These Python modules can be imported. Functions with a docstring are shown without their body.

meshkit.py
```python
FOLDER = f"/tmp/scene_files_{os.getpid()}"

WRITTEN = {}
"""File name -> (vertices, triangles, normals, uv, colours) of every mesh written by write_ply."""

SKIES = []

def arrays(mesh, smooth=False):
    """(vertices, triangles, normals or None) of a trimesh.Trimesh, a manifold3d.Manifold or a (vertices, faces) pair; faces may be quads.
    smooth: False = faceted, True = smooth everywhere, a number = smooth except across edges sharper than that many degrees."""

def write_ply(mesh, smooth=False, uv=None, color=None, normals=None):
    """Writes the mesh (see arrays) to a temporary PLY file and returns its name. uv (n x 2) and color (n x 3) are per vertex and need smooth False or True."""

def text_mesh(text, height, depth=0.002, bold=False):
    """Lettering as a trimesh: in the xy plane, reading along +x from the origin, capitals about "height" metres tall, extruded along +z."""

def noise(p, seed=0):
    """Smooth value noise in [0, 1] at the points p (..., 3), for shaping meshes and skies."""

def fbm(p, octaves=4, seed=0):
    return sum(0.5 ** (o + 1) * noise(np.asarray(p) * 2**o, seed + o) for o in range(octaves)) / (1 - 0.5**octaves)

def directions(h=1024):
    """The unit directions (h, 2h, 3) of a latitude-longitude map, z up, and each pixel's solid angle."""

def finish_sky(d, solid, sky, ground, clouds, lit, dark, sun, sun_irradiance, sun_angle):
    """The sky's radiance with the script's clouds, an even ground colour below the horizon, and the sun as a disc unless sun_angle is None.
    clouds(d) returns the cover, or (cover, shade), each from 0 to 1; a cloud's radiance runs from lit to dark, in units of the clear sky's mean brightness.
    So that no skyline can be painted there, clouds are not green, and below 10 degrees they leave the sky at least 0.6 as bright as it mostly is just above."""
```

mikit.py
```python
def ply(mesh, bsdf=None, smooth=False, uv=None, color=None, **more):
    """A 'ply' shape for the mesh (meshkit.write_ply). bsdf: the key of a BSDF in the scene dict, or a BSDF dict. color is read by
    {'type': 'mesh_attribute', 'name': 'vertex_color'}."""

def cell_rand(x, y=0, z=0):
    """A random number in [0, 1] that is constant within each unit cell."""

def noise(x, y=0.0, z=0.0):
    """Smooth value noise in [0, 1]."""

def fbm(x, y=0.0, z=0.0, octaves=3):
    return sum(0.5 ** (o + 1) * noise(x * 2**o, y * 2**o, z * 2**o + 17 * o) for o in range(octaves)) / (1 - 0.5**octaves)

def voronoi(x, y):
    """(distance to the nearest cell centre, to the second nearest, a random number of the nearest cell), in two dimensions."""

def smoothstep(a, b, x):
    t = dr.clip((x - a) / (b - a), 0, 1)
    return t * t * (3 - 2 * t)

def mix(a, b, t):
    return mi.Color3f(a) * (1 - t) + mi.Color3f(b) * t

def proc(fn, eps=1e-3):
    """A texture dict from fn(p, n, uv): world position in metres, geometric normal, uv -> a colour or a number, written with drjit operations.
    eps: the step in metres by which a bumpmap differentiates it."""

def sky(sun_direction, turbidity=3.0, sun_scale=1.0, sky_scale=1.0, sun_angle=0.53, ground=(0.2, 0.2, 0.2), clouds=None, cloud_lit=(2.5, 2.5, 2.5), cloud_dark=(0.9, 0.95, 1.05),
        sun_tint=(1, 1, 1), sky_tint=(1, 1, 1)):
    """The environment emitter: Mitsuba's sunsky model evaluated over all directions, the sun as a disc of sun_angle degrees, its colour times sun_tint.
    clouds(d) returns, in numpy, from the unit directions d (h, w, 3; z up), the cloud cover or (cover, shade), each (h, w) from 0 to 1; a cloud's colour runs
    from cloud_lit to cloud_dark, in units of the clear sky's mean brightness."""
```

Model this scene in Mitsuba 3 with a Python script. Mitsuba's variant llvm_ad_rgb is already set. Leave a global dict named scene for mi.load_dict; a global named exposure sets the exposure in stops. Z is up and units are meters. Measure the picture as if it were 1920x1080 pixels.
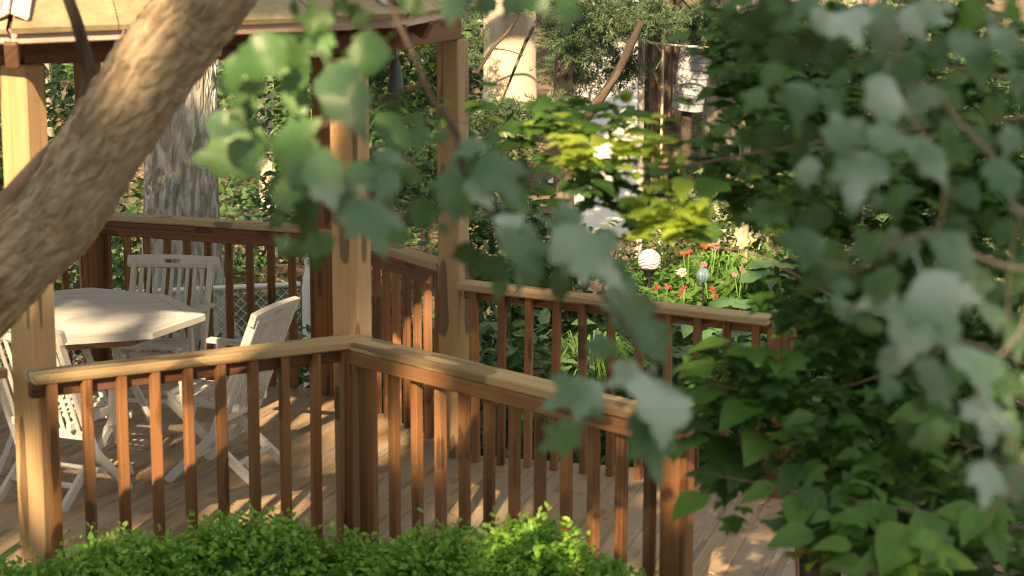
import math, random
import numpy as np
import trimesh
import shapely.geometry as sg
import mitsuba as mi
import drjit as dr
import mikit, meshkit
from mikit import noise, fbm, mix, smoothstep, cell_rand

T = mi.ScalarTransform4f
scene, labels = {}, {}
rng = np.random.default_rng(11)

# ------------------------------------------------------------------ camera, sky, exposure
CAM_H = 2.275
PITCH = math.atan(1 / 6)
scene['camera'] = {'type': 'thinlens', 'fov': math.degrees(2 * math.atan(960 / 3600)), 'fov_axis': 'x',
                   'aperture_radius': 0.0076, 'focus_distance': 11.5, 'near_clip': 0.05, 'far_clip': 600.0,
                   'to_world': T().look_at(origin=[0, 0, CAM_H], target=[0, math.cos(PITCH), CAM_H - math.sin(PITCH)], up=[0, 0, 1])}
SUN_AZ, SUN_EL = math.radians(9), math.radians(28)
SUN = np.array([-math.sin(SUN_AZ) * math.cos(SUN_EL), -math.cos(SUN_AZ) * math.cos(SUN_EL), math.sin(SUN_EL)])
def cloud_cover(d):  # unseen clouds added to neutralise and lift the ambient light
    q = np.stack([d[..., 0] * 3, d[..., 1] * 3, d[..., 2] * 5], -1)
    return np.clip((meshkit.fbm(q, 4, 5) - 0.25) * 3.2, 0, 0.95), np.clip((meshkit.fbm(q * 1.7, 3, 8) - 0.3) * 1.2, 0, 0.6)
scene['sky'] = mikit.sky(SUN.tolist(), turbidity=3.0, sun_scale=1.6, sun_tint=(1.0, 0.95, 0.86), sky_tint=(1.10, 1.0, 0.86), ground=(0.12, 0.12, 0.08), clouds=cloud_cover, cloud_lit=(2.5, 2.42, 2.2), cloud_dark=(1.0, 0.98, 0.92))
exposure = 2.68

# ------------------------------------------------------------------ materials
def bsdf(name, fn, rough=0.7, spec=0.3, **kw):
    scene[name] = {'type': 'twosided', 'b': {'type': 'principled', 'base_color': mikit.proc(fn) if callable(fn) else {'type': 'rgb', 'value': list(fn)},
                                             'roughness': rough, 'specular': spec, **kw}}

def wood_fn(dark, light, var=0.35, fine=70.0, knots=0.45, grey=0.22, cracks=0.4):
    def fn(p, n, uv):
        k = dr.floor(uv.x / 10)
        u = uv.x - 10 * k
        g = fbm(u * 3.0 + k * 3.7, uv.y * fine, k, 3)
        kn = smoothstep(0.72, 0.8, noise(u * 5 + k * 9.1, uv.y * 22 + k, 3.0))
        st = noise(p.x * 3.1, p.y * 3.1, p.z * 2.3)
        c = mix(dark, light, g * 0.75 + st * 0.35)
        c = mix(c, mi.Color3f(mi.luminance(c)) * mi.Color3f(1.06, 1.0, 0.92), grey * smoothstep(0.45, 0.75, noise(u * 1.7 + k, uv.y * 9, k * 0.7)))
        c = c * (1 - cracks * smoothstep(0.78, 0.86, noise(u * 0.9 + k * 1.3, uv.y * 150, 7.0)))
        return c * (1 - var / 2 + var * cell_rand(k, 3, 1)) * (1 - knots * kn)
    return fn

bsdf('wood_cap', wood_fn((0.30, 0.19, 0.085), (0.52, 0.37, 0.20), 0.3, 70.0, 0.5, 0.4), 0.62)
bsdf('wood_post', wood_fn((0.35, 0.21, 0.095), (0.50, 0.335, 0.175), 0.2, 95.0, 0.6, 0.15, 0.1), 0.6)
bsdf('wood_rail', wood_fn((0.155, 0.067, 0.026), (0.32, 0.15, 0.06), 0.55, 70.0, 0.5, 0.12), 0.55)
bsdf('wood_dark', wood_fn((0.10, 0.04, 0.022), (0.22, 0.095, 0.05), 0.4), 0.6)  # on outer fascia and beams, shade is put into this darker colour
bsdf('wood_deck', wood_fn((0.245, 0.165, 0.095), (0.36, 0.26, 0.16), 0.16, 40.0, 0.3, 0.35, 0.18), 0.6)
bsdf('teak', wood_fn((0.52, 0.49, 0.44), (0.66, 0.63, 0.575), 0.10, 30.0, 0.0, 0.2, 0.2), 0.6)
bsdf('teak_under', wood_fn((0.20, 0.10, 0.05), (0.36, 0.20, 0.11), 0.3), 0.65)
bsdf('drip', wood_fn((0.42, 0.27, 0.22), (0.60, 0.42, 0.36), 0.2), 0.45)
bsdf('hip_board', wood_fn((0.42, 0.41, 0.43), (0.58, 0.57, 0.58), 0.15), 0.55)

def roof_fn(p, n, uv):
    g = fbm(p.x * 9, p.y * 9, p.z * 9, 3)
    s = noise(p.x * 60, p.y * 60, p.z * 60)
    return mix((0.20, 0.155, 0.085), (0.43, 0.35, 0.21), g * 0.7 + 0.4 * s) * (0.85 + 0.3 * cell_rand(dr.floor(uv.x / 10), 1, 2))
bsdf('roof_shingle', roof_fn, 0.85, 0.15)

def bark_fn(a, b, c, s):
    def fn(p, n, uv):
        g = fbm(uv.x * s, uv.y * s * 0.28, 0.0, 4)
        q = noise(uv.x * 2.5, uv.y * 2.0, 5.0)
        col = mix(a, b, smoothstep(0.33, 0.67, g))
        return mix(col, c, smoothstep(0.45, 0.8, q) * 0.6)
    return fn
bsdf('bark_tan', bark_fn((0.20, 0.145, 0.09), (0.44, 0.33, 0.215), (0.28, 0.24, 0.175), 68.0), 0.9, 0.1)
bsdf('bark_grey', bark_fn((0.27, 0.25, 0.22), (0.54, 0.515, 0.475), (0.42, 0.385, 0.34), 30.0), 0.92, 0.1)
bsdf('bark_brown', bark_fn((0.085, 0.06, 0.045), (0.22, 0.16, 0.12), (0.18, 0.145, 0.11), 18.0), 0.92, 0.1)
bsdf('bark_dark', bark_fn((0.045, 0.032, 0.025), (0.11, 0.085, 0.065), (0.09, 0.07, 0.055), 18.0), 0.92, 0.1)
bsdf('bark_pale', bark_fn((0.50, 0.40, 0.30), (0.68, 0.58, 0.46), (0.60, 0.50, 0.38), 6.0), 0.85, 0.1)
bsdf('bark_lichen', bark_fn((0.20, 0.175, 0.145), (0.38, 0.34, 0.28), (0.34, 0.33, 0.26), 20.0), 0.92, 0.1)
bsdf('twig', bark_fn((0.20, 0.155, 0.11), (0.33, 0.27, 0.21), (0.28, 0.23, 0.18), 25.0), 0.8, 0.2)

def leaf_bsdf(name, a, b, gloss=0.45, rough=0.32, trans=0.9, scale=7.0, third=None):
    """A leaf: a thin translucent sheet blended with a waxy dielectric skin."""
    def fn(p, n, uv):
        k = noise(p.x * scale, p.y * scale, p.z * scale)
        c = mix(a, b, smoothstep(0.2, 0.8, k))
        if third is not None:
            c = mix(c, third, smoothstep(0.74, 0.84, noise(p.x * scale * 1.7 + 9, p.y * scale * 1.7, p.z * scale * 1.7)))
        return c
    tex = mikit.proc(fn)
    scene[name] = {'type': 'blendbsdf', 'weight': gloss,
                   'a': {'type': 'principledthin', 'base_color': tex, 'roughness': 0.6, 'diff_trans': trans, 'spec_trans': 0.0},
                   'b': {'type': 'twosided', 'b': {'type': 'principled', 'base_color': tex, 'roughness': rough, 'specular': 0.6}}}

leaf_bsdf('leaf_grey', (0.050, 0.12, 0.035), (0.095, 0.19, 0.062), 0.6, 0.40, 0.8, 12.0)
leaf_bsdf('leaf_half_glare', (0.065, 0.145, 0.058), (0.135, 0.215, 0.125), 0.7, 0.40, 0.6, 14.0)  # weaker step of the painted sky glare
leaf_bsdf('leaf_sky_glare', (0.10, 0.19, 0.095), (0.34, 0.43, 0.345), 0.75, 0.38, 0.5, 14.0)  # pale end is sky reflection painted into the leaf colour
leaf_bsdf('leaf_dark', (0.026, 0.065, 0.016), (0.046, 0.10, 0.026), 0.5, 0.5, 0.6)  # darker leaf copy, used to put shade into the colour
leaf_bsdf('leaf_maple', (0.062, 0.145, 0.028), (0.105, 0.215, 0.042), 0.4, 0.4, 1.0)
leaf_bsdf('leaf_fresh', (0.080, 0.18, 0.025), (0.12, 0.235, 0.04), 0.35, 0.45, 1.0)
leaf_bsdf('leaf_lime', (0.24, 0.34, 0.035), (0.32, 0.41, 0.05), 0.35, 0.5, 1.0, 7.0, (0.36, 0.32, 0.06))  # sunlit yellow-green put into the leaf colour
leaf_bsdf('leaf_crown', (0.05, 0.10, 0.025), (0.08, 0.15, 0.035), 0.5, 0.5, 0.8, 3.0)
leaf_bsdf('leaf_box', (0.125, 0.28, 0.033), (0.22, 0.42, 0.058), 0.45, 0.35, 0.9, 22.0, (0.32, 0.48, 0.10))
leaf_bsdf('leaf_boxtip', (0.20, 0.38, 0.05), (0.34, 0.52, 0.11), 0.4, 0.35, 0.9, 22.0, (0.46, 0.42, 0.16))
leaf_bsdf('leaf_shrub', (0.042, 0.10, 0.028), (0.11, 0.19, 0.065), 0.65, 0.24, 0.8, 6.0)
leaf_bsdf('leaf_shrub_light', (0.10, 0.16, 0.045), (0.19, 0.25, 0.085), 0.5, 0.4, 0.9, 4.0, (0.36, 0.36, 0.16))
leaf_bsdf('leaf_conifer', (0.060, 0.105, 0.055), (0.115, 0.165, 0.085), 0.6, 0.45, 0.5, 3.0)
leaf_bsdf('leaf_hosta', (0.060, 0.14, 0.055), (0.10, 0.20, 0.085), 0.6, 0.35, 0.7, 4.0)
leaf_bsdf('blade', (0.12, 0.24, 0.045), (0.20, 0.36, 0.085), 0.5, 0.4, 0.9, 6.0)
leaf_bsdf('leaf_cover', (0.05, 0.11, 0.035), (0.12, 0.20, 0.065), 0.5, 0.35, 0.8, 2.0, (0.28, 0.30, 0.14))

def litter_fn(p, n, uv):
    k = noise(p.x * 11, p.y * 11, p.z * 11)
    return mix(mix((0.20, 0.11, 0.06), (0.42, 0.29, 0.18), k), (0.55, 0.36, 0.27), smoothstep(0.6, 0.8, noise(p.x * 17, p.y * 17, 3.0)))
bsdf('litter', litter_fn, 0.85, 0.2)

def soil_fn(p, n, uv):
    g = fbm(p.x * 4, p.y * 4, 0.0, 4)
    moss = smoothstep(0.5, 0.7, fbm(p.x * 0.6, p.y * 0.6, 4.0, 3))
    return mix(mix((0.06, 0.045, 0.03), (0.17, 0.125, 0.08), g), (0.06, 0.09, 0.035), moss * 0.7)
bsdf('soil', soil_fn, 0.95, 0.1)

def gravel_fn(p, n, uv):
    return mix((0.52, 0.49, 0.45), (0.72, 0.69, 0.64), fbm(p.x * 14, p.y * 14, 0.0, 4))
bsdf('gravel', gravel_fn, 0.95, 0.1)
bsdf('white_paint', (0.78, 0.78, 0.76), 0.45)
bsdf('wire', (0.62, 0.62, 0.60), 0.4, metallic=0.3)
bsdf('slate_metal', (0.06, 0.07, 0.075), 0.45, 0.5)
bsdf('black_metal', (0.02, 0.02, 0.02), 0.5)
def ball_fn(p, n, uv):
    w = dr.sin(uv.y * 46 + 2.2 * dr.sin(uv.x * 26))
    return mix((0.60, 0.585, 0.59), (0.24, 0.19, 0.23), smoothstep(-0.1, 0.6, w) * smoothstep(0.2, 0.5, noise(uv.x * 9, uv.y * 7, 1.0) + 0.35 * (0.6 - uv.y)))
bsdf('ball_weave', ball_fn, 0.5)
bsdf('boards_white', wood_fn((0.36, 0.38, 0.42), (0.50, 0.52, 0.56), 0.1), 0.6)
bsdf('rim_brown', wood_fn((0.22, 0.11, 0.08), (0.36, 0.20, 0.15), 0.2), 0.6)
bsdf('petal_red', (0.50, 0.06, 0.07), 0.6)
bsdf('petal_pink', (0.62, 0.22, 0.24), 0.6)
bsdf('petal_orange', (0.80, 0.24, 0.03), 0.6)
bsdf('petal_peach', (0.80, 0.50, 0.36), 0.6)
bsdf('petal_yellow', (0.80, 0.62, 0.20), 0.6)
bsdf('glass_blue', (0.12, 0.18, 0.22), 0.15, 0.8)
bsdf('moss_yellow', (0.55, 0.55, 0.26), 0.9, 0.1)
bsdf('tan_box', wood_fn((0.30, 0.24, 0.16), (0.46, 0.38, 0.26), 0.2), 0.8)

# ------------------------------------------------------------------ helpers
_count = {}
def numbered(base):
    i = _count.get(base, -1) + 1
    _count[base] = i
    return base if i == 0 else f'{base}_{i:03d}'

def thing(name, label=None, cat=None, group=None, kind=None):
    key = numbered(name)
    d = {}
    if label: d['label'] = label
    if cat: d['category'] = cat
    if group: d['group'] = group
    if kind: d['kind'] = kind
    labels[key] = d
    return key

def part(holder, name, shape, **lab):
    key = numbered(f'{holder}__{name}')
    scene[key] = shape
    if lab: labels[key] = lab
    return key

def unit(v):
    v = np.asarray(v, float)
    return v / np.linalg.norm(v)

def board(p, q, w, t, up=(0, 0, 1), c=0.004):
    """A chamfered board from p to q: (vertices, faces, uv). w lies across, t along up."""
    p, q = np.asarray(p, float), np.asarray(q, float)
    a = unit(q - p); L = np.linalg.norm(q - p)
    u = np.asarray(up, float)
    if abs(unit(u) @ a) > 0.999: u = np.array([0.42, 0.9, 0.1])
    u = unit(u - a * (u @ a)); s = np.cross(a, u)
    c = min(c, w * 0.3, t * 0.3, L * 0.3)
    hx, hy, hz = L / 2, w / 2, t / 2
    V = []
    for sx in (-1, 1):
        for sy in (-1, 1):
            for sz in (-1, 1):
                V += [(sx * (hx - c), sy * (hy - c), sz * hz), (sx * (hx - c), sy * hy, sz * (hz - c)), (sx * hx, sy * (hy - c), sz * (hz - c))]
    V = np.array(V)
    h = HULL(V)
    uvk = 10 * float(rng.integers(0, 200))
    uv = np.stack([V[:, 0] + hx + uvk + 0.5, V[:, 1] + V[:, 2] + float(rng.uniform(0, 3))], 1)
    W = (p + q) / 2 + V[:, :1] * a + V[:, 1:2] * s + V[:, 2:3] * u
    return W, h, uv

_hull_faces = []
def HULL(V):
    if not _hull_faces:
        ref = []
        for sx in (-1, 1):
            for sy in (-1, 1):
                for sz in (-1, 1):
                    ref += [(sx * 0.8, sy * 0.8, sz), (sx * 0.8, sy, sz * 0.8), (sx, sy * 0.8, sz * 0.8)]
        ref = np.array(ref)
        hull = trimesh.convex.convex_hull(ref)
        idx = [int(np.argmin(np.linalg.norm(ref - v, axis=1))) for v in hull.vertices]
        _hull_faces.append(np.array(idx)[hull.faces])
    return _hull_faces[0]

def add_board(holder, name, mat, p, q, w, t, up=(0, 0, 1), c=0.004, **lab):
    W, f, uv = board(p, q, w, t, up, c)
    return part(holder, name, mikit.ply((W, f), mat, uv=uv), **lab)

def add_mesh(holder, name, mat, mesh, smooth=False, uv=None, **lab):
    return part(holder, name, mikit.ply(mesh, mat, smooth=smooth, uv=uv), **lab)

def poly_uv(V, direction):
    d = unit(direction)
    s = np.array([-d[1], d[0], 0])
    k = 10 * float(rng.integers(0, 200))
    u = V @ d
    return np.stack([u - u.min() + k + 0.5, V @ s + V[:, 2] + float(rng.uniform(0, 3))], 1)

def extrude(poly, z0, z1):
    m = trimesh.creation.extrude_polygon(poly, z1 - z0, engine='earcut')
    m.apply_translation([0, 0, z0])
    return m

def spline(points, n):
    P = np.asarray(points, float)
    Q = np.vstack([2 * P[0] - P[1], P, 2 * P[-1] - P[-2]])
    out = []
    ts = np.linspace(0, len(P) - 1 - 1e-9, n)
    for t in ts:
        i = int(t); u = t - i
        a, b, c, d = Q[i], Q[i + 1], Q[i + 2], Q[i + 3]
        out.append(0.5 * (2 * b + (c - a) * u + (2 * a - 5 * b + 4 * c - d) * u**2 + (3 * b - a - 3 * c + d) * u**3))
    return np.array(out)

def tube(points, radii, sides=8, n=None, bump=None, cap=True):
    """A smooth tapered limb through points. bump(angle 0..1, length in m, around in m) is added to the radius. Returns (v, f, uv)."""
    n = n or max(4, 4 * (len(points) - 1) + 1)
    r0 = np.asarray(radii, float)
    PR = spline(np.column_stack([np.asarray(points, float), r0]), n)
    P, r = PR[:, :3], np.maximum(PR[:, 3], 0.0008)
    t = np.gradient(P, axis=0); t /= np.linalg.norm(t, axis=1, keepdims=True) + 1e-12
    ref = np.array([0.31, 0.17, 0.93]) if abs(t[0] @ np.array([0.31, 0.17, 0.93])) < 0.9 else np.array([1.0, 0, 0])
    A = []
    a = unit(np.cross(t[0], ref))
    for i in range(n):
        a = unit(a - t[i] * (a @ t[i])); A.append(a)
    A = np.array(A); B = np.cross(t, A)
    s = np.concatenate([[0], np.cumsum(np.linalg.norm(np.diff(P, axis=0), axis=1))])
    ang = np.arange(sides + 1) / sides
    th = ang * 2 * np.pi
    rad = np.broadcast_to(r[:, None], (n, sides + 1)).copy()
    if bump is not None:
        rad += bump(ang[None, :] + 0 * s[:, None], s[:, None] + 0 * ang[None, :])
    V = P[:, None] + rad[..., None] * (np.cos(th)[None, :, None] * A[:, None] + np.sin(th)[None, :, None] * B[:, None])
    uv = np.stack([np.broadcast_to(th[None] * r.mean(), (n, sides + 1)), np.broadcast_to(s[:, None], (n, sides + 1))], -1).reshape(-1, 2)
    i, j = np.meshgrid(np.arange(n - 1), np.arange(sides), indexing='ij')
    w = sides + 1
    q = np.stack([i * w + j, i * w + j + 1, (i + 1) * w + j + 1, (i + 1) * w + j], -1).reshape(-1, 4)
    F = np.vstack([q[:, [0, 1, 2]], q[:, [0, 2, 3]]])
    V = V.reshape(-1, 3)
    return V, F, uv

def merge(parts):
    V, F, UV, k = [], [], [], 0
    for p in parts:
        V.append(p[0]); F.append(np.asarray(p[1]) + k); k += len(p[0])
        UV.append(p[2] if len(p) > 2 else np.zeros((len(p[0]), 2)))
    return np.vstack(V), np.vstack(F), np.vstack(UV)

def ring_noise(seed, fu, fv, amp, ridged=False, octaves=3):
    """Bark relief that closes round the trunk."""
    def bump(a, s):
        c = fu / (2 * np.pi)
        pts = np.stack([np.cos(a * 2 * np.pi) * c + 50, np.sin(a * 2 * np.pi) * c + 50, s * fv], -1)
        g = meshkit.fbm(pts, octaves, seed)
        if ridged:
            g = 1 - np.abs(2 * g - 1) * 2.2
            g = -np.clip(g, 0, 1)
            return amp * g
        return amp * (g - 0.5) * 2
    return bump

# leaves ------------------------------------------------------------
def leaf_template(half, fold=0.16, curl=0.14, wave=0.03, stem=0.25, seed=0):
    """A leaf of length 1 along +y lying in xy, its upper side +z. half: outline points of the right side from tip to base."""
    h = np.array(half, float)
    n = len(h)
    ym = np.interp(np.linspace(0, 1, n), [0, 1], [1, 0])
    V, F = [], []
    for side in (1, -1):
        base = len(V)
        for i in range(n):
            x, y = h[i]
            m = np.array([0, ym[i]])
            V += [(0, m[1]), (side * x * 0.5, 0.5 * (y + m[1])), (side * x, y)]
        for i in range(n - 1):
            a, b = base + 3 * i, base + 3 * (i + 1)
            for k in (0, 1):
                quad = [(a + k, b + k, b + k + 1), (a + k, b + k + 1, a + k + 1)]
                F += quad if side < 0 else [t[::-1] for t in quad]
    V = np.array(V)
    r = np.random.default_rng(seed)
    ph = r.uniform(0, 6.28, 2)
    fold, curl = fold * r.uniform(0.5, 1.8), curl * r.uniform(0.4, 2.6)
    z = fold * np.abs(V[:, 0]) - curl * (V[:, 1] - 0.35)**2 + r.uniform(-0.25, 0.25) * V[:, 0] * (V[:, 1] - 0.3) - 0.10 * V[:, 0]**2 * 2 + wave * np.sin(9 * V[:, 1] + ph[0]) * np.abs(V[:, 0]) * 4 + wave * np.sin(7 * V[:, 0] + ph[1])
    z -= np.interp(0.0, [0], [0])
    V = np.column_stack([V, z])
    V[np.abs(V[:, 0]) < 1e-9, 2] -= 0.01
    if stem:
        k = len(V)
        V = np.vstack([V, [(-0.012, 0.02, -0.02), (0.012, 0.02, -0.02), (0.010, -stem, 0.03), (-0.010, -stem, 0.03)]])
        F += [(k, k + 1, k + 2), (k, k + 2, k + 3)]
    return V, np.array(F)

BROAD = [(0, 1), (0.07, 0.90), (0.17, 0.80), (0.16, 0.74), (0.33, 0.70), (0.42, 0.60), (0.38, 0.50), (0.47, 0.38), (0.45, 0.24), (0.30, 0.08), (0.12, 0.0), (0, 0.03)]
OAK = [(0, 1), (0.10, 0.90), (0.16, 0.78), (0.12, 0.70), (0.28, 0.66), (0.36, 0.56), (0.24, 0.47), (0.38, 0.40), (0.44, 0.28), (0.28, 0.20), (0.16, 0.06), (0, 0)]
SILVER = [(0, 1), (0.04, 0.87), (0.13, 0.81), (0.10, 0.71), (0.20, 0.66), (0.16, 0.55), (0.36, 0.63), (0.48, 0.62), (0.41, 0.51), (0.46, 0.43), (0.29, 0.35), (0.40, 0.21), (0.27, 0.13), (0.13, 0.05), (0, 0)]
SMOOTH = [(0, 1), (0.07, 0.90), (0.17, 0.77), (0.24, 0.66), (0.36, 0.60), (0.40, 0.48), (0.36, 0.36), (0.40, 0.22), (0.26, 0.06), (0.10, 0.0), (0, 0.03)]
MAPLE = [(0, 1), (0.06, 0.84), (0.17, 0.76), (0.13, 0.62), (0.30, 0.68), (0.50, 0.66), (0.44, 0.54), (0.36, 0.42), (0.52, 0.30), (0.42, 0.16), (0.22, 0.06), (0, 0.06)]
OVATE = [(0, 1), (0.08, 0.86), (0.18, 0.68), (0.26, 0.48), (0.28, 0.30), (0.20, 0.12), (0, 0)]
HOSTA = [(0, 1), (0.12, 0.90), (0.28, 0.70), (0.38, 0.46), (0.38, 0.24), (0.24, 0.04), (0.10, 0.0), (0, 0.06)]
def slim(half, k): return [(x * k, y) for x, y in half]
LEAF_V = {'broad': [leaf_template(slim(BROAD, k), seed=s, wave=0.05) for s, k in enumerate((0.66, 0.84))] + [leaf_template(slim(SILVER, k), seed=s + 5, curl=0.3, wave=0.06) for s, k in enumerate((0.62, 0.80))] + [leaf_template(slim(SMOOTH, 0.72), seed=9, curl=0.3, wave=0.06)],
          'maple': [leaf_template(MAPLE, seed=s) for s in range(3)] + [leaf_template(OVATE, seed=s) for s in (1, 4)],
          'hosta': [leaf_template(HOSTA, fold=0.25, curl=0.35, stem=0.5, seed=s) for s in range(2)]}
# light templates for masses of small leaves
DIAMOND = (np.array([(0, 0, 0), (0.26, 0.45, 0.07), (0, 1, -0.06), (-0.26, 0.45, 0.07)], float), np.array([(0, 1, 2), (0, 2, 3)]))
SIMPLE = (np.array([(0, 0, 0), (0.24, 0.3, 0.06), (0.2, 0.68, 0.05), (0, 1, -0.10), (-0.2, 0.68, 0.05), (-0.24, 0.3, 0.06), (0, 0.5, 0)], float),
          np.array([(6, 0, 1), (6, 1, 2), (6, 2, 3), (6, 3, 4), (6, 4, 5), (6, 5, 0)]))
NEEDLE = (np.array([(0, 0, 0), (0.05, 0.5, 0.0), (0, 1, 0), (-0.05, 0.5, 0)], float), np.array([(0, 1, 2), (0, 2, 3)]))

def frames(D, N):
    D = D / (np.linalg.norm(D, axis=1, keepdims=True) + 1e-12)
    N = N - D * (N * D).sum(1, keepdims=True)
    N = N / (np.linalg.norm(N, axis=1, keepdims=True) + 1e-12)
    return np.cross(D, N), D, N

def scatter(P, D, N, L, template, widen=1.0):
    """Merged mesh of one leaf per point."""
    X, Y, Z = frames(D, N)
    v, f = template
    W = P[:, None] + L[:, None, None] * (widen * v[None, :, :1] * X[:, None] + v[None, :, 1:2] * Y[:, None] + v[None, :, 2:] * Z[:, None])
    F = f[None] + (np.arange(len(P)) * len(v))[:, None, None]
    return W.reshape(-1, 3), F.reshape(-1, 3)

def rand_dirs(n, up=0.0, r=None):
    g = (r or rng).normal(size=(n, 3)); g[:, 2] += up
    return g / np.linalg.norm(g, axis=1, keepdims=True)

def cloud(center, radii, n, per=10, spread=0.10, hollow=0.45, zmin=None, r=None):
    """Leaf points gathered round twig tips in an ellipsoid, and the direction away from its centre."""
    r = r or rng
    m = max(1, n // per)
    d = rand_dirs(m, 0.15, r)
    q = d * (hollow + (1 - hollow) * r.uniform(0, 1, (m, 1))**0.6)
    tips = np.asarray(center) + q * np.asarray(radii)
    P = np.repeat(tips, per, axis=0) + r.normal(0, spread, (m * per, 3))
    out = np.repeat(d, per, axis=0)
    if zmin is not None:
        k = P[:, 2] > zmin
        P, out = P[k], out[k]
    return P, out

def foliage(P, out, size, template=SIMPLE, flat=0.8, var=0.3, r=None, widen=1.0):
    r = r or rng
    n = len(P)
    D = out * 0.6 + r.normal(0, 0.6, (n, 3)); D[:, 2] *= 0.6; D[:, 2] -= 0.1
    N = r.normal(0, 0.5, (n, 3)) + out * 0.3; N[:, 2] += flat
    return scatter(P, D, N, size * (1 + var * r.uniform(-1, 1, n)), template, widen)

def place_leaf(base, a, n, L):
    a, n = unit(a), np.asarray(n, float)
    n = unit(n - a * (n @ a)); x = np.cross(a, n)
    M = np.eye(4); M[:3, 0], M[:3, 1], M[:3, 2], M[:3, 3] = x * L, a * L, n * L, base
    return T(M)

_leaf_ply = {}
def leaf_shape(kind, i, mat):
    k = (kind, i, mat)
    if k not in _leaf_ply:
        _leaf_ply[k] = mikit.ply(LEAF_V[kind][i], mat, smooth=True)
    return _leaf_ply[k]

def ground_z(x, y):
    x, y = np.asarray(x, float), np.asarray(y, float)
    z = -0.80 + 0.055 * np.clip(y - 25, 0, 200) + 0.00025 * np.clip(y - 40, 0, 200)**2
    z = z + 0.16 * (meshkit.fbm(np.stack([x * 0.35, y * 0.35, 0 * x], -1), 3, 2) - 0.5) * np.clip((y - 10) / 8, 0.15, 2.0)
    sm = lambda a, b, v: (lambda t: t * t * (3 - 2 * t))(np.clip((v - a) / (b - a), 0, 1))
    return z + 0.72 * sm(9.5, 11.2, y) * sm(0.1, 0.9, x) * (1 - sm(14.5, 18, y)) * (1 - sm(2.6, 4.0, x))    # raised flower bed

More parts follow.
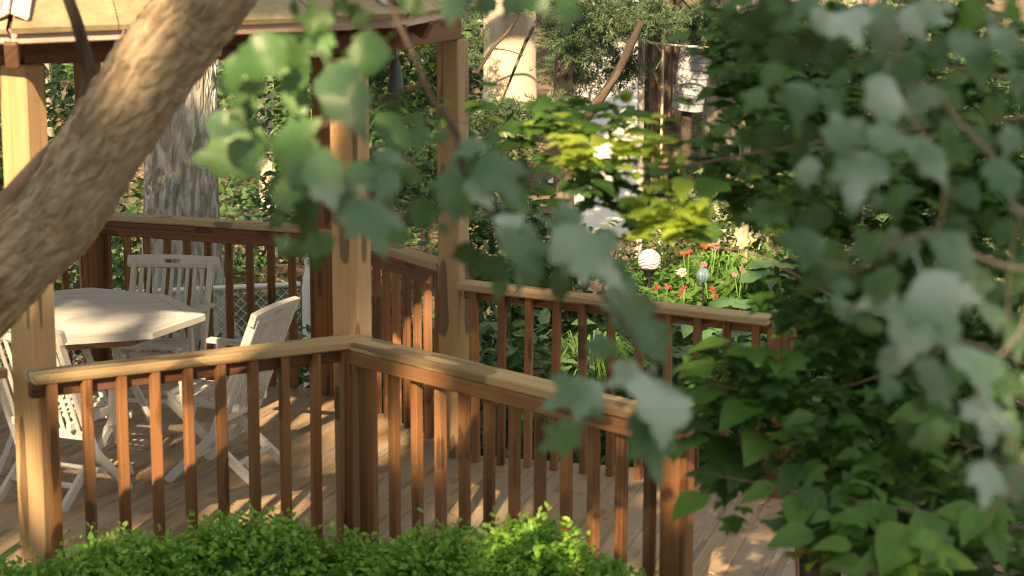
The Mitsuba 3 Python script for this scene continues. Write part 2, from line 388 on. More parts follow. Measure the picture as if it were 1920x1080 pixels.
# ================================================================== the ground
def sheet(name, xs, ys, mat, lift=0.0, inside=None):
    X, Y = np.meshgrid(xs, ys, indexing='ij')
    V = np.stack([X, Y, ground_z(X, Y) + lift], -1).reshape(-1, 3)
    ny = len(ys)
    i, j = np.meshgrid(np.arange(len(xs) - 1), np.arange(ny - 1), indexing='ij')
    q = np.stack([i * ny + j, (i + 1) * ny + j, (i + 1) * ny + j + 1, i * ny + j + 1], -1).reshape(-1, 4)
    F = np.vstack([q[:, [0, 1, 2]], q[:, [0, 2, 3]]])
    if inside is not None:
        c = V[F].mean(1)
        F = F[inside(c[:, 0], c[:, 1])]
    scene[name] = mikit.ply((V, F), mat, smooth=True)
    labels[name] = {'kind': 'structure'}

sheet('ground', np.concatenate([np.linspace(-90, -12, 30), np.linspace(-11.5, 11.5, 93), np.linspace(12, 90, 30)]),
      np.concatenate([np.linspace(-40, 6, 20), np.linspace(6.3, 45, 130), np.linspace(46, 240, 70)]), 'soil')
def drive_mid(y): return 1.15 + (y - 24) * 0.07
sheet('driveway', np.linspace(-3, 8, 90), np.linspace(22, 62, 120), 'gravel', 0.03, lambda x, y: np.abs(x - drive_mid(y)) < 0.5 + 0.02 * (y - 24) + 0.25 * np.sin(y * 1.7))
labels['ground'].update(label='brown woodland soil under plants and leaf litter', category='ground')
labels['driveway'].update(label='pale sunlit gravel drive far behind the garden', category='driveway')

# ================================================================== deck of planks (gazebo floor and walkway)
CEN = np.array([-1.99, 8.68])
P1, P2, P3, P4, P5 = (np.array(v) for v in ((-1.655, 6.52), (-0.608, 7.19), (-0.272, 8.84), (-0.985, 10.17), (-2.377, 10.80)))
P6, P7, P8 = 2 * CEN - P2, 2 * CEN - P3, 2 * CEN - P4
OCT = [P1, P2, P3, P4, P5, P6, P7, P8]
octo = sg.Polygon([CEN + (p - CEN) * 1.035 for p in OCT])
walk = sg.Polygon([(-0.62, 7.12), (0.53, 6.02), (1.00, 6.45), (1.24, 8.22), (0.60, 8.60), (-0.26, 8.86), (-0.6, 8.0)])
floor_poly = octo.union(walk).buffer(0.02).buffer(-0.02)
deck = 'deck'
labels[deck] = {'kind': 'structure', 'label': 'weathered brown plank deck under the gazebo and along its walkway', 'category': 'deck'}
ga = math.radians(74)
gd, gs = np.array([math.cos(ga), math.sin(ga), 0]), np.array([-math.sin(ga), math.cos(ga), 0])
for k in range(-34, 34):
    c = CEN[0] * gs[0] + CEN[1] * gs[1] + k * 0.143
    o = gs * c
    strip = sg.Polygon([tuple((o + gd * a + gs * b)[:2]) for a, b in ((-2, 0), (16, 0), (16, 0.1408), (-2, 0.1408))])
    piece = floor_poly.intersection(strip)
    for g in getattr(piece, 'geoms', [piece]):
        if g.area < 0.01: continue
        cut = [g]
        if k % 3 == 1:                                   # butt joints
            m = float(rng.uniform(-0.8, 0.8)) + CEN @ gd[:2]
            cut = [g.intersection(sg.Polygon([tuple((o + gd * a + gs * b)[:2]) for a, b in ((lo, -0.1), (hi, -0.1), (hi, 0.3), (lo, 0.3))])) for lo, hi in ((-2, m - 0.001), (m + 0.001, 16))]
        for h in cut:
            for hh in getattr(h, 'geoms', [h]):
                if hh.area < 0.01 or hh.geom_type != 'Polygon': continue
                dz = float(rng.uniform(-0.001, 0.001))
                m_ = extrude(hh, -0.036 + dz, dz)
                add_mesh(deck, 'plank', 'wood_deck', m_, uv=poly_uv(np.array(m_.vertices), gd))
ring = list(floor_poly.exterior.coords)
for a, b in zip(ring[:-1], ring[1:]):
    if np.hypot(b[0] - a[0], b[1] - a[1]) > 0.25:
        add_board(deck, 'rim_joist', 'wood_dark', (*a, -0.16), (*b, -0.16), 0.038, 0.22)
for x, y in ((-0.62, 7.2), (-0.3, 8.75), (-1.6, 6.6), (-1.0, 10.0), (1.1, 8.1), (0.5, 6.2), (-2.4, 10.6), (0.9, 6.7)):
    g0 = float(ground_z(x, y))
    add_board(deck, 'footing_post', 'wood_dark', (x, y, g0 - 0.1), (x, y, -0.05), 0.12, 0.12, up=(0.42, 0.9, 0))

# ================================================================== gazebo
gz = thing('gazebo', 'timber gazebo with square posts, baluster railings and tan shingled roof on the deck', 'gazebo')
PU = (math.cos(math.radians(-114)), math.sin(math.radians(-114)), 0)
BEAM_Z = 1.955
for i, p in enumerate(OCT):
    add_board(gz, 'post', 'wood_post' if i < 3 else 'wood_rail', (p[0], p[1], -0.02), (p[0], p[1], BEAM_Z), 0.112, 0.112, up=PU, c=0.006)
EAVE_K = [1.15, 1.15, 0.995, 1.12, 1.12, 1.12, 1.12, 1.12]
EAVE_Z = [2.07, 2.10, 2.09, 2.08, 2.08, 2.08, 2.08, 2.08]
EAVE = [np.array([*(CEN + (p - CEN) * k), z]) for p, k, z in zip(OCT, EAVE_K, EAVE_Z)]
APEX = np.array([*CEN, 3.25])
for i in range(8):
    a, b = OCT[i], OCT[(i + 1) % 8]
    add_board(gz, 'beam', 'wood_dark', (*a, BEAM_Z + 0.078), (*b, BEAM_Z + 0.078), 0.085, 0.155)
    e, f_ = EAVE[i], EAVE[(i + 1) % 8]
    add_board(gz, 'rafter', 'wood_dark', (*(CEN + (OCT[i] - CEN) * 0.1), APEX[2] - 0.20), tuple(e + np.array([0, 0, -0.075])), 0.045, 0.09)
    mid, cm = (OCT[i] + OCT[(i + 1) % 8]) / 2, (e + f_) / 2
    add_board(gz, 'rafter', 'wood_dark', (*(CEN + (mid - CEN) * 0.1), APEX[2] - 0.20), tuple(cm + np.array([0, 0, -0.075])), 0.04, 0.08)
    add_board(gz, 'drip_edge', 'drip', tuple(e + np.array([0, 0, -0.012])), tuple(f_ + np.array([0, 0, -0.012])), 0.018, 0.05)
roof = part(gz, 'roof', mikit.ply((np.array([*[tuple(e + np.array([0, 0, 0.012])) for e in EAVE], tuple(APEX + np.array([0, 0, 0.012])), *[tuple(e) for e in EAVE], tuple(APEX)]),
            np.array([(i, (i + 1) % 8, 8) for i in range(8)] + [(9 + (i + 1) % 8, 9 + i, 17) for i in range(8)])), 'wood_dark'), label='tan sunlit shingled roof of the gazebo')
for i in range(8):
    e, f_ = EAVE[i], EAVE[(i + 1) % 8]
    nrm = unit(np.cross(f_ - e, APEX - e)); nrm = nrm if nrm[2] > 0 else -nrm
    for k in range(9):
        t0, t1 = k / 9 - (0.012 if k == 0 else 0), (k + 1.12) / 9
        t1 = min(t1, 0.995)
        A0, A1 = e + (APEX - e) * t0, f_ + (APEX - f_) * t0
        B0, B1 = e + (APEX - e) * t1, f_ + (APEX - f_) * t1
        m = 4 if i in (0, 1, 7) and k < 4 else 1                      # separate tabs where the picture shows them
        for j in range(m):
            def at(u, v):
                lo, hi = A0 + (A1 - A0) * u, B0 + (B1 - B0) * u
                return lo + (hi - lo) * v
            g = 0.0012 if m > 1 else 0.0
            sh = 0.12 * (k % 2) / m if m > 1 else 0
            u0, u1 = (j / m + sh * (j > 0)) + g, ((j + 1) / m + sh * (j < m - 1)) - g
            lift0, lift1 = 0.030 + float(rng.uniform(0, 0.004)), 0.015
            q = [at(u0, 0) + nrm * lift0, at(u1, 0) + nrm * lift0, at(u1, 1) + nrm * lift1, at(u0, 1) + nrm * lift1]
            lo = [at(u0, 0) + nrm * 0.013, at(u1, 0) + nrm * 0.013]
            V = np.array(q + lo)
            F = np.array([(0, 1, 2), (0, 2, 3), (4, 5, 1), (4, 1, 0)])
            part(roof, 'shingle', mikit.ply((V, F), 'roof_shingle', uv=np.column_stack([np.full(6, 10 * float(rng.integers(0, 90)) + 5), V[:, 2]])))
    d0 = unit(APEX - e); side = unit(np.cross(d0, (0, 0, 1)))
    for sgn in (-1, 1):
        o = side * sgn * 0.031 + np.array([0, 0, 0.050])
        add_board(roof, 'hip_board', 'hip_board', tuple(e + o + d0 * 0.01), tuple(APEX + o), 0.058, 0.018, up=unit(np.array([0, 0, 1]) + side * sgn * 0.45), c=0.003)

def railing(holder, a, b, za, zb, side, outer=True, n=None, bottom=-0.12, cap_w=0.125, sub=True, ext=(0, 0), fh=0.052):
    """Cap rail, fascia below it and balusters. side: +1 or -1, which side of a->b is the outside. outer: balusters outside the fascia."""
    a, b = np.asarray(a, float), np.asarray(b, float)
    L = np.linalg.norm(b - a); d = (b - a) / L; s = np.array([d[1], -d[0]]) * side
    W, f, uv = board((*(a - d * ext[0]), za - 0.017), (*(b + d * ext[1]), zb - 0.017), cap_w, 0.034, c=0.006)
    key = part(holder, 'railing' if sub else 'cap_rail', mikit.ply((W, f), 'wood_cap', uv=uv))
    host = key if sub else holder
    fo = s * (0.0 if outer else 0.046)
    add_board(host, 'fascia', 'wood_dark' if outer else 'wood_rail', (*(a + fo), za - 0.035 - fh / 2), (*(b + fo), zb - 0.035 - fh / 2), 0.036, fh)
    bo = s * (0.039 if outer else 0.006)
    n = n or max(3, round(L / 0.127))
    for k in range(n):
        t = (k + 0.5) / n
        c = a + (b - a) * t + bo; z = za + (zb - za) * t
        jig = d * float(rng.normal(0, 0.0025))
        add_board(host, 'baluster', 'wood_rail', (*(c + jig), bottom), (*(c - jig), z - 0.036), 0.034, 0.034, up=(*s, 0), c=0.003)
    return key

R1, R2 = np.array([-1.645, 6.40]), np.array([-0.592, 7.075])
railing(gz, R1, R2, 0.915, 0.91, 1, True, 10, ext=(0.0, 0.045))
railing(gz, P3 + (P4 - P3) * 0.04, P4, 0.91, 0.91, 1, True, 12, bottom=-0.02, fh=0.09)
railing(gz, P4 + (P5 - P4) * 0.03, P5, 0.91, 0.91, 1, True, 11, bottom=-0.02, fh=0.09)
railing(gz, P5, P6, 0.91, 0.91, 1, True, 11, bottom=-0.02, fh=0.09)
P8o = CEN + (P8 - CEN) * 1.035
railing(gz, P8o, R1 + np.array([-0.12, 0.03]), 0.915, 0.915, 1, True, 10)
# corner post pieces under the meeting of the rails
for x, y in ((-0.625, 7.06), (-0.553, 7.045)):
    add_board(gz, 'corner_stile', 'wood_rail', (x, y, -0.12), (x, y, 0.87), 0.038, 0.038, up=PU, c=0.003)

# walkway railings
wr = thing('walkway_railing', 'walkway railing nearest the camera, running down to the right from the corner post', 'railing', 'railings of the deck walkway')
railing(wr, (-0.565, 7.05), (0.50, 6.06), 0.905, 0.852, 1, False, 12, sub=False, ext=(0.04, 0.06))
add_board(wr, 'newel_post', 'wood_rail', (0.535, 6.03, -0.3), (0.535, 6.03, 0.80), 0.088, 0.088, up=PU, c=0.005)
wr2 = thing('walkway_railing', 'brown walkway railing on the far side in front of the flower garden', 'railing', 'railings of the deck walkway')
railing(wr2, (-0.235, 8.735), (1.12, 8.165), 0.852, 0.79, -1, False, 11, bottom=-0.05, sub=False)
add_board(wr2, 'newel_post', 'wood_rail', (1.165, 8.14, -0.05), (1.165, 8.14, 0.74), 0.105, 0.105, up=PU, c=0.005)

# ================================================================== table
tb = thing('octagonal_table', 'weathered grey octagonal wooden table with sun patches on its top', 'table')
TC = np.array([-2.03, 8.83])
half = [np.array(v) for v in ((-0.10, 0.76), (0.33, 0.53), (0.60, -0.01), (0.44, -0.47))]
TOP = [TC + v for v in half] + [TC + v * np.array([1, 1]) for v in ((0.05, -0.62), (-0.33, -0.50), (-0.60, 0.0), (-0.47, 0.52))]
TZ = 0.68
tpoly = sg.Polygon(TOP)
inner = tpoly.buffer(-0.085, join_style=2)
ic = list(inner.exterior.coords)[:-1]
for i in range(8):
    a, b = TOP[i], TOP[(i + 1) % 8]
    def near(p): return min(ic, key=lambda q: np.hypot(q[0] - p[0], q[1] - p[1]))
    g = sg.Polygon([a, b, near(b), near(a)]).buffer(-0.0009)
    m_ = extrude(g, TZ - 0.028, TZ)
    add_mesh(tb, 'rim_board', 'teak', m_, uv=poly_uv(np.array(m_.vertices), np.array([*(b - a), 0])))
sd = unit(np.array([0.98, 0.2, 0])); ss = np.array([-sd[1], sd[0], 0])
inn = inner.buffer(-0.0004)
for k in range(-9, 9):
    o = np.array([*TC, 0]) + ss * (k * 0.088)
    strip = sg.Polygon([tuple((o + sd * a + ss * b)[:2]) for a, b in ((-1, 0), (1, 0), (1, 0.0872), (-1, 0.0872))])
    g = inn.intersection(strip)
    if g.area > 0.002 and g.geom_type == 'Polygon':
        m_ = extrude(g, TZ - 0.030, TZ - 0.001 + float(rng.uniform(-0.0008, 0.0004)))
        add_mesh(tb, 'slat', 'teak', m_, uv=poly_uv(np.array(m_.vertices), sd))
und = tpoly.buffer(-0.16, join_style=2)
m_ = extrude(und.difference(und.buffer(-0.03, join_style=2)), TZ - 0.085, TZ - 0.031)
add_mesh(tb, 'apron', 'teak_under', m_, uv=poly_uv(np.array(m_.vertices), sd))
for sx in (-1, 1):
    for sy in (-1, 1):
        b0 = (TC[0] + sx * 0.30, TC[1] + sy * 0.36, 0.0); t0 = (TC[0] - sx * 0.05 + sx * 0.10, TC[1] + sy * 0.20, TZ - 0.035)
        add_board(tb, 'leg', 'teak', b0, t0, 0.05, 0.032, up=(sx, 0.2, 0))
add_board(tb, 'stretcher', 'teak', (TC[0] - 0.24, TC[1], 0.2), (TC[0] + 0.24, TC[1], 0.2), 0.05, 0.03)

# ================================================================== folding chairs
def chair(label, x, y, facing, slot=True, seat_mat='teak'):
    t = thing('folding_chair', label, 'chair', 'grey wooden folding chairs round the table')
    fw = np.array([math.cos(facing), math.sin(facing), 0]); sd_ = np.array([fw[1], -fw[0], 0]); O = np.array([x, y, 0.0])
    def W(s, f_, z): return O + sd_ * s + fw * f_ + np.array([0, 0, z])
    for s in (-0.205, 0.205):
        add_board(t, 'back_leg', 'teak', W(s, 0.215, 0.0), W(s, -0.03, 0.235), 0.024, 0.042, up=fw)
        add_board(t, 'back_stile', 'teak', W(s, -0.03 + 0.012, 0.222), W(s, -0.235, 0.765), 0.024, 0.042, up=fw)
        sg_ = np.sign(s)
        add_board(t, 'front_leg', 'teak', W(s - sg_ * 0.03, -0.215, 0.0), W(s - sg_ * 0.03, 0.205, 0.368), 0.024, 0.042, up=fw)
        add_board(t, 'armrest', 'teak', W(s + sg_ * 0.012, -0.17, 0.555), W(s + sg_ * 0.012, 0.20, 0.570), 0.050, 0.022)
        add_board(t, 'arm_support', 'teak', W(s - sg_ * 0.005, 0.115, 0.31), W(s - sg_ * 0.005, 0.13, 0.56), 0.022, 0.036, up=fw)
        add_board(t, 'seat_rail', 'teak', W(s - sg_ * 0.056, -0.12, 0.345), W(s - sg_ * 0.056, 0.225, 0.372), 0.022, 0.036)
    for k in range(6):
        f_ = -0.055 + k * 0.053
        add_board(t, 'seat_slat', seat_mat, W(-0.16, f_, 0.377 + 0.004 * (k - 2)**2 * 0.5), W(0.16, f_, 0.377 + 0.004 * (k - 2)**2 * 0.5), 0.044, 0.014)
    for k in range(9):
        s = (k - 4) * 0.041
        add_board(t, 'back_slat', 'teak', W(s, -0.062, 0.305), W(s, -0.228, 0.735), 0.020, 0.012, up=fw)
    add_board(t, 'lower_back_rail', 'teak', W(-0.195, -0.056, 0.30), W(0.195, -0.056, 0.30), 0.022, 0.04)
    # top rail: a shaped board with a hand slot
    shape = sg.Polygon([(-0.243, 0), (0.243, 0), (0.243, 0.060), (0.12, 0.066), (0, 0.068), (-0.12, 0.066), (-0.243, 0.060)]).buffer(-0.008).buffer(0.008)
    slot = sg.LineString([(-0.035, 0.034), (0.035, 0.034)]).buffer(0.011)
    m_ = trimesh.creation.extrude_polygon((shape.difference(slot) if slot else shape), 0.028, engine='earcut')
    upv = unit(W(0, -0.235, 0.765) - W(0, -0.03, 0.222)); nv = np.cross(sd_, upv)
    V = np.array(m_.vertices)
    o = W(0, -0.227, 0.735)
    Wv = o + V[:, :1] * sd_ + V[:, 1:2] * upv + (V[:, 2:] - 0.014) * nv
    add_mesh(t, 'top_rail', 'teak', (Wv, np.array(m_.faces)), uv=np.column_stack([V[:, 0] + 10 * float(rng.integers(90)) + 2, V[:, 1] + V[:, 2]]))
    for z, f_ in ((0.10, 0.115), (0.09, -0.115)):
        add_board(t, 'stretcher', 'teak', W(-0.19, f_, z), W(0.19, f_, z), 0.028, 0.02)
    return t
chair('grey folding chair behind the table, its slatted back against the oak trunk', -1.80, 9.66, math.radians(-98), False)
chair('grey folding chair right of the table with crossed legs, side-on', -1.285, 8.50, math.radians(163))
chair('grey folding chair nearest the front rail, half hidden behind the left post', -1.97, 8.13, math.radians(64))

# ================================================================== wind bell hanging from the beam
wb = thing('wind_bell', 'dark grey hanging wind bell with a small weight, below the gazebo beam', 'wind bell')
bx, by = -0.475, 7.86
prof = [(0.002, 0.135), (0.012, 0.132), (0.020, 0.118), (0.026, 0.090), (0.030, 0.050), (0.034, 0.012), (0.036, 0.0), (0.031, 0.0), (0.026, 0.05), (0.018, 0.11), (0.002, 0.125)]
m_ = trimesh.creation.revolve(np.array(prof), sections=28); m_.apply_translation([bx, by, 1.775])
add_mesh(wb, 'bell', 'slate_metal', m_, smooth=50)
add_mesh(wb, 'cord', 'black_metal', tube([(bx, by, 1.905), (bx, by, 1.985)], [0.003, 0.003], 6))
add_mesh(wb, 'rod', 'black_metal', tube([(bx, by, 1.72), (bx + 0.002, by, 1.89)], [0.003, 0.003], 6))
m_ = trimesh.creation.revolve(np.array([(0.0005, 0.05), (0.006, 0.048), (0.020, 0.0), (0.0005, -0.002)]), sections=20); m_.apply_translation([bx, by, 1.672])
add_mesh(wb, 'weight', 'black_metal', m_, smooth=50)

# ================================================================== chain link fence
fn_ = thing('chain_link_fence', 'white chain link fence seen between the gazebo balusters', 'fence')
FA, FB = np.array([-5.2, 11.45]), np.array([-1.40, 12.52])
fd = (FB - FA) / np.linalg.norm(FB - FA); FL = np.linalg.norm(FB - FA)
add_mesh(fn_, 'top_rail', 'white_paint', tube([(*FA, 0.20), (*FB, 0.215)], [0.017, 0.017], 10))
for t in (0.0, 0.36, 0.70):
    c = FA + (FB - FA) * t
    add_mesh(fn_, 'post', 'wire', tube([(*c, -0.85), (*c, 0.24)], [0.022, 0.022], 10))
wires, pitch = [], 0.066
for sgn in (1, -1):
    k = -14
    while k * pitch < FL:
        u0, z0 = k * pitch, -0.78
        u1, z1 = u0 + 0.97, 0.19
        lo, hi = max(0, -u0 / 0.97), min(1, (FL - u0) / 0.97)
        k += 1
        if hi <= lo: continue
        pts = []
        for q in (lo, hi):
            uu = u0 + 0.97 * q
            zz = z0 + 0.97 * q if sgn > 0 else z1 - 0.97 * q
            c = FA + fd * uu + np.array([-fd[1], fd[0]]) * 0.002 * sgn
            pts.append((*c, zz))
        if np.linalg.norm(np.subtract(*pts)) < 0.05: continue
        wires.append(tube(pts, [0.0028, 0.0028], 4, n=2))
wm = merge(wires)
add_mesh(fn_, 'wire_mesh', 'wire', wm[:2], kind='stuff')
gp = thing('gate_post', 'white gate post with a pointed cap at the right end of the chain link fence', 'post')
gx, gy = -1.345, 12.5
m_ = trimesh.creation.revolve(np.array([(0.0005, 0.40), (0.020, 0.385), (0.026, 0.36), (0.018, 0.34), (0.022, 0.30), (0.036, 0.26), (0.036, 0.22), (0.043, 0.19), (0.043, -0.9), (0.0005, -0.9)]), sections=18)
m_.apply_translation([gx, gy, 0]); add_mesh(gp, 'shaft', 'white_paint', m_, smooth=40)
for z in (0.31, 0.16, -0.1):
    add_mesh(gp, 'scroll', 'white_paint', tube([(gx + 0.03, gy, z), (gx + 0.07, gy, z + 0.04), (gx + 0.11, gy, z + 0.02), (gx + 0.10, gy, z - 0.03), (gx + 0.07, gy, z - 0.02)], [0.007] * 5, 6))
add_mesh(gp, 'hinge_bar', 'white_paint', tube([(gx + 0.085, gy, -0.7), (gx + 0.085, gy, 0.28)], [0.011, 0.011], 8))
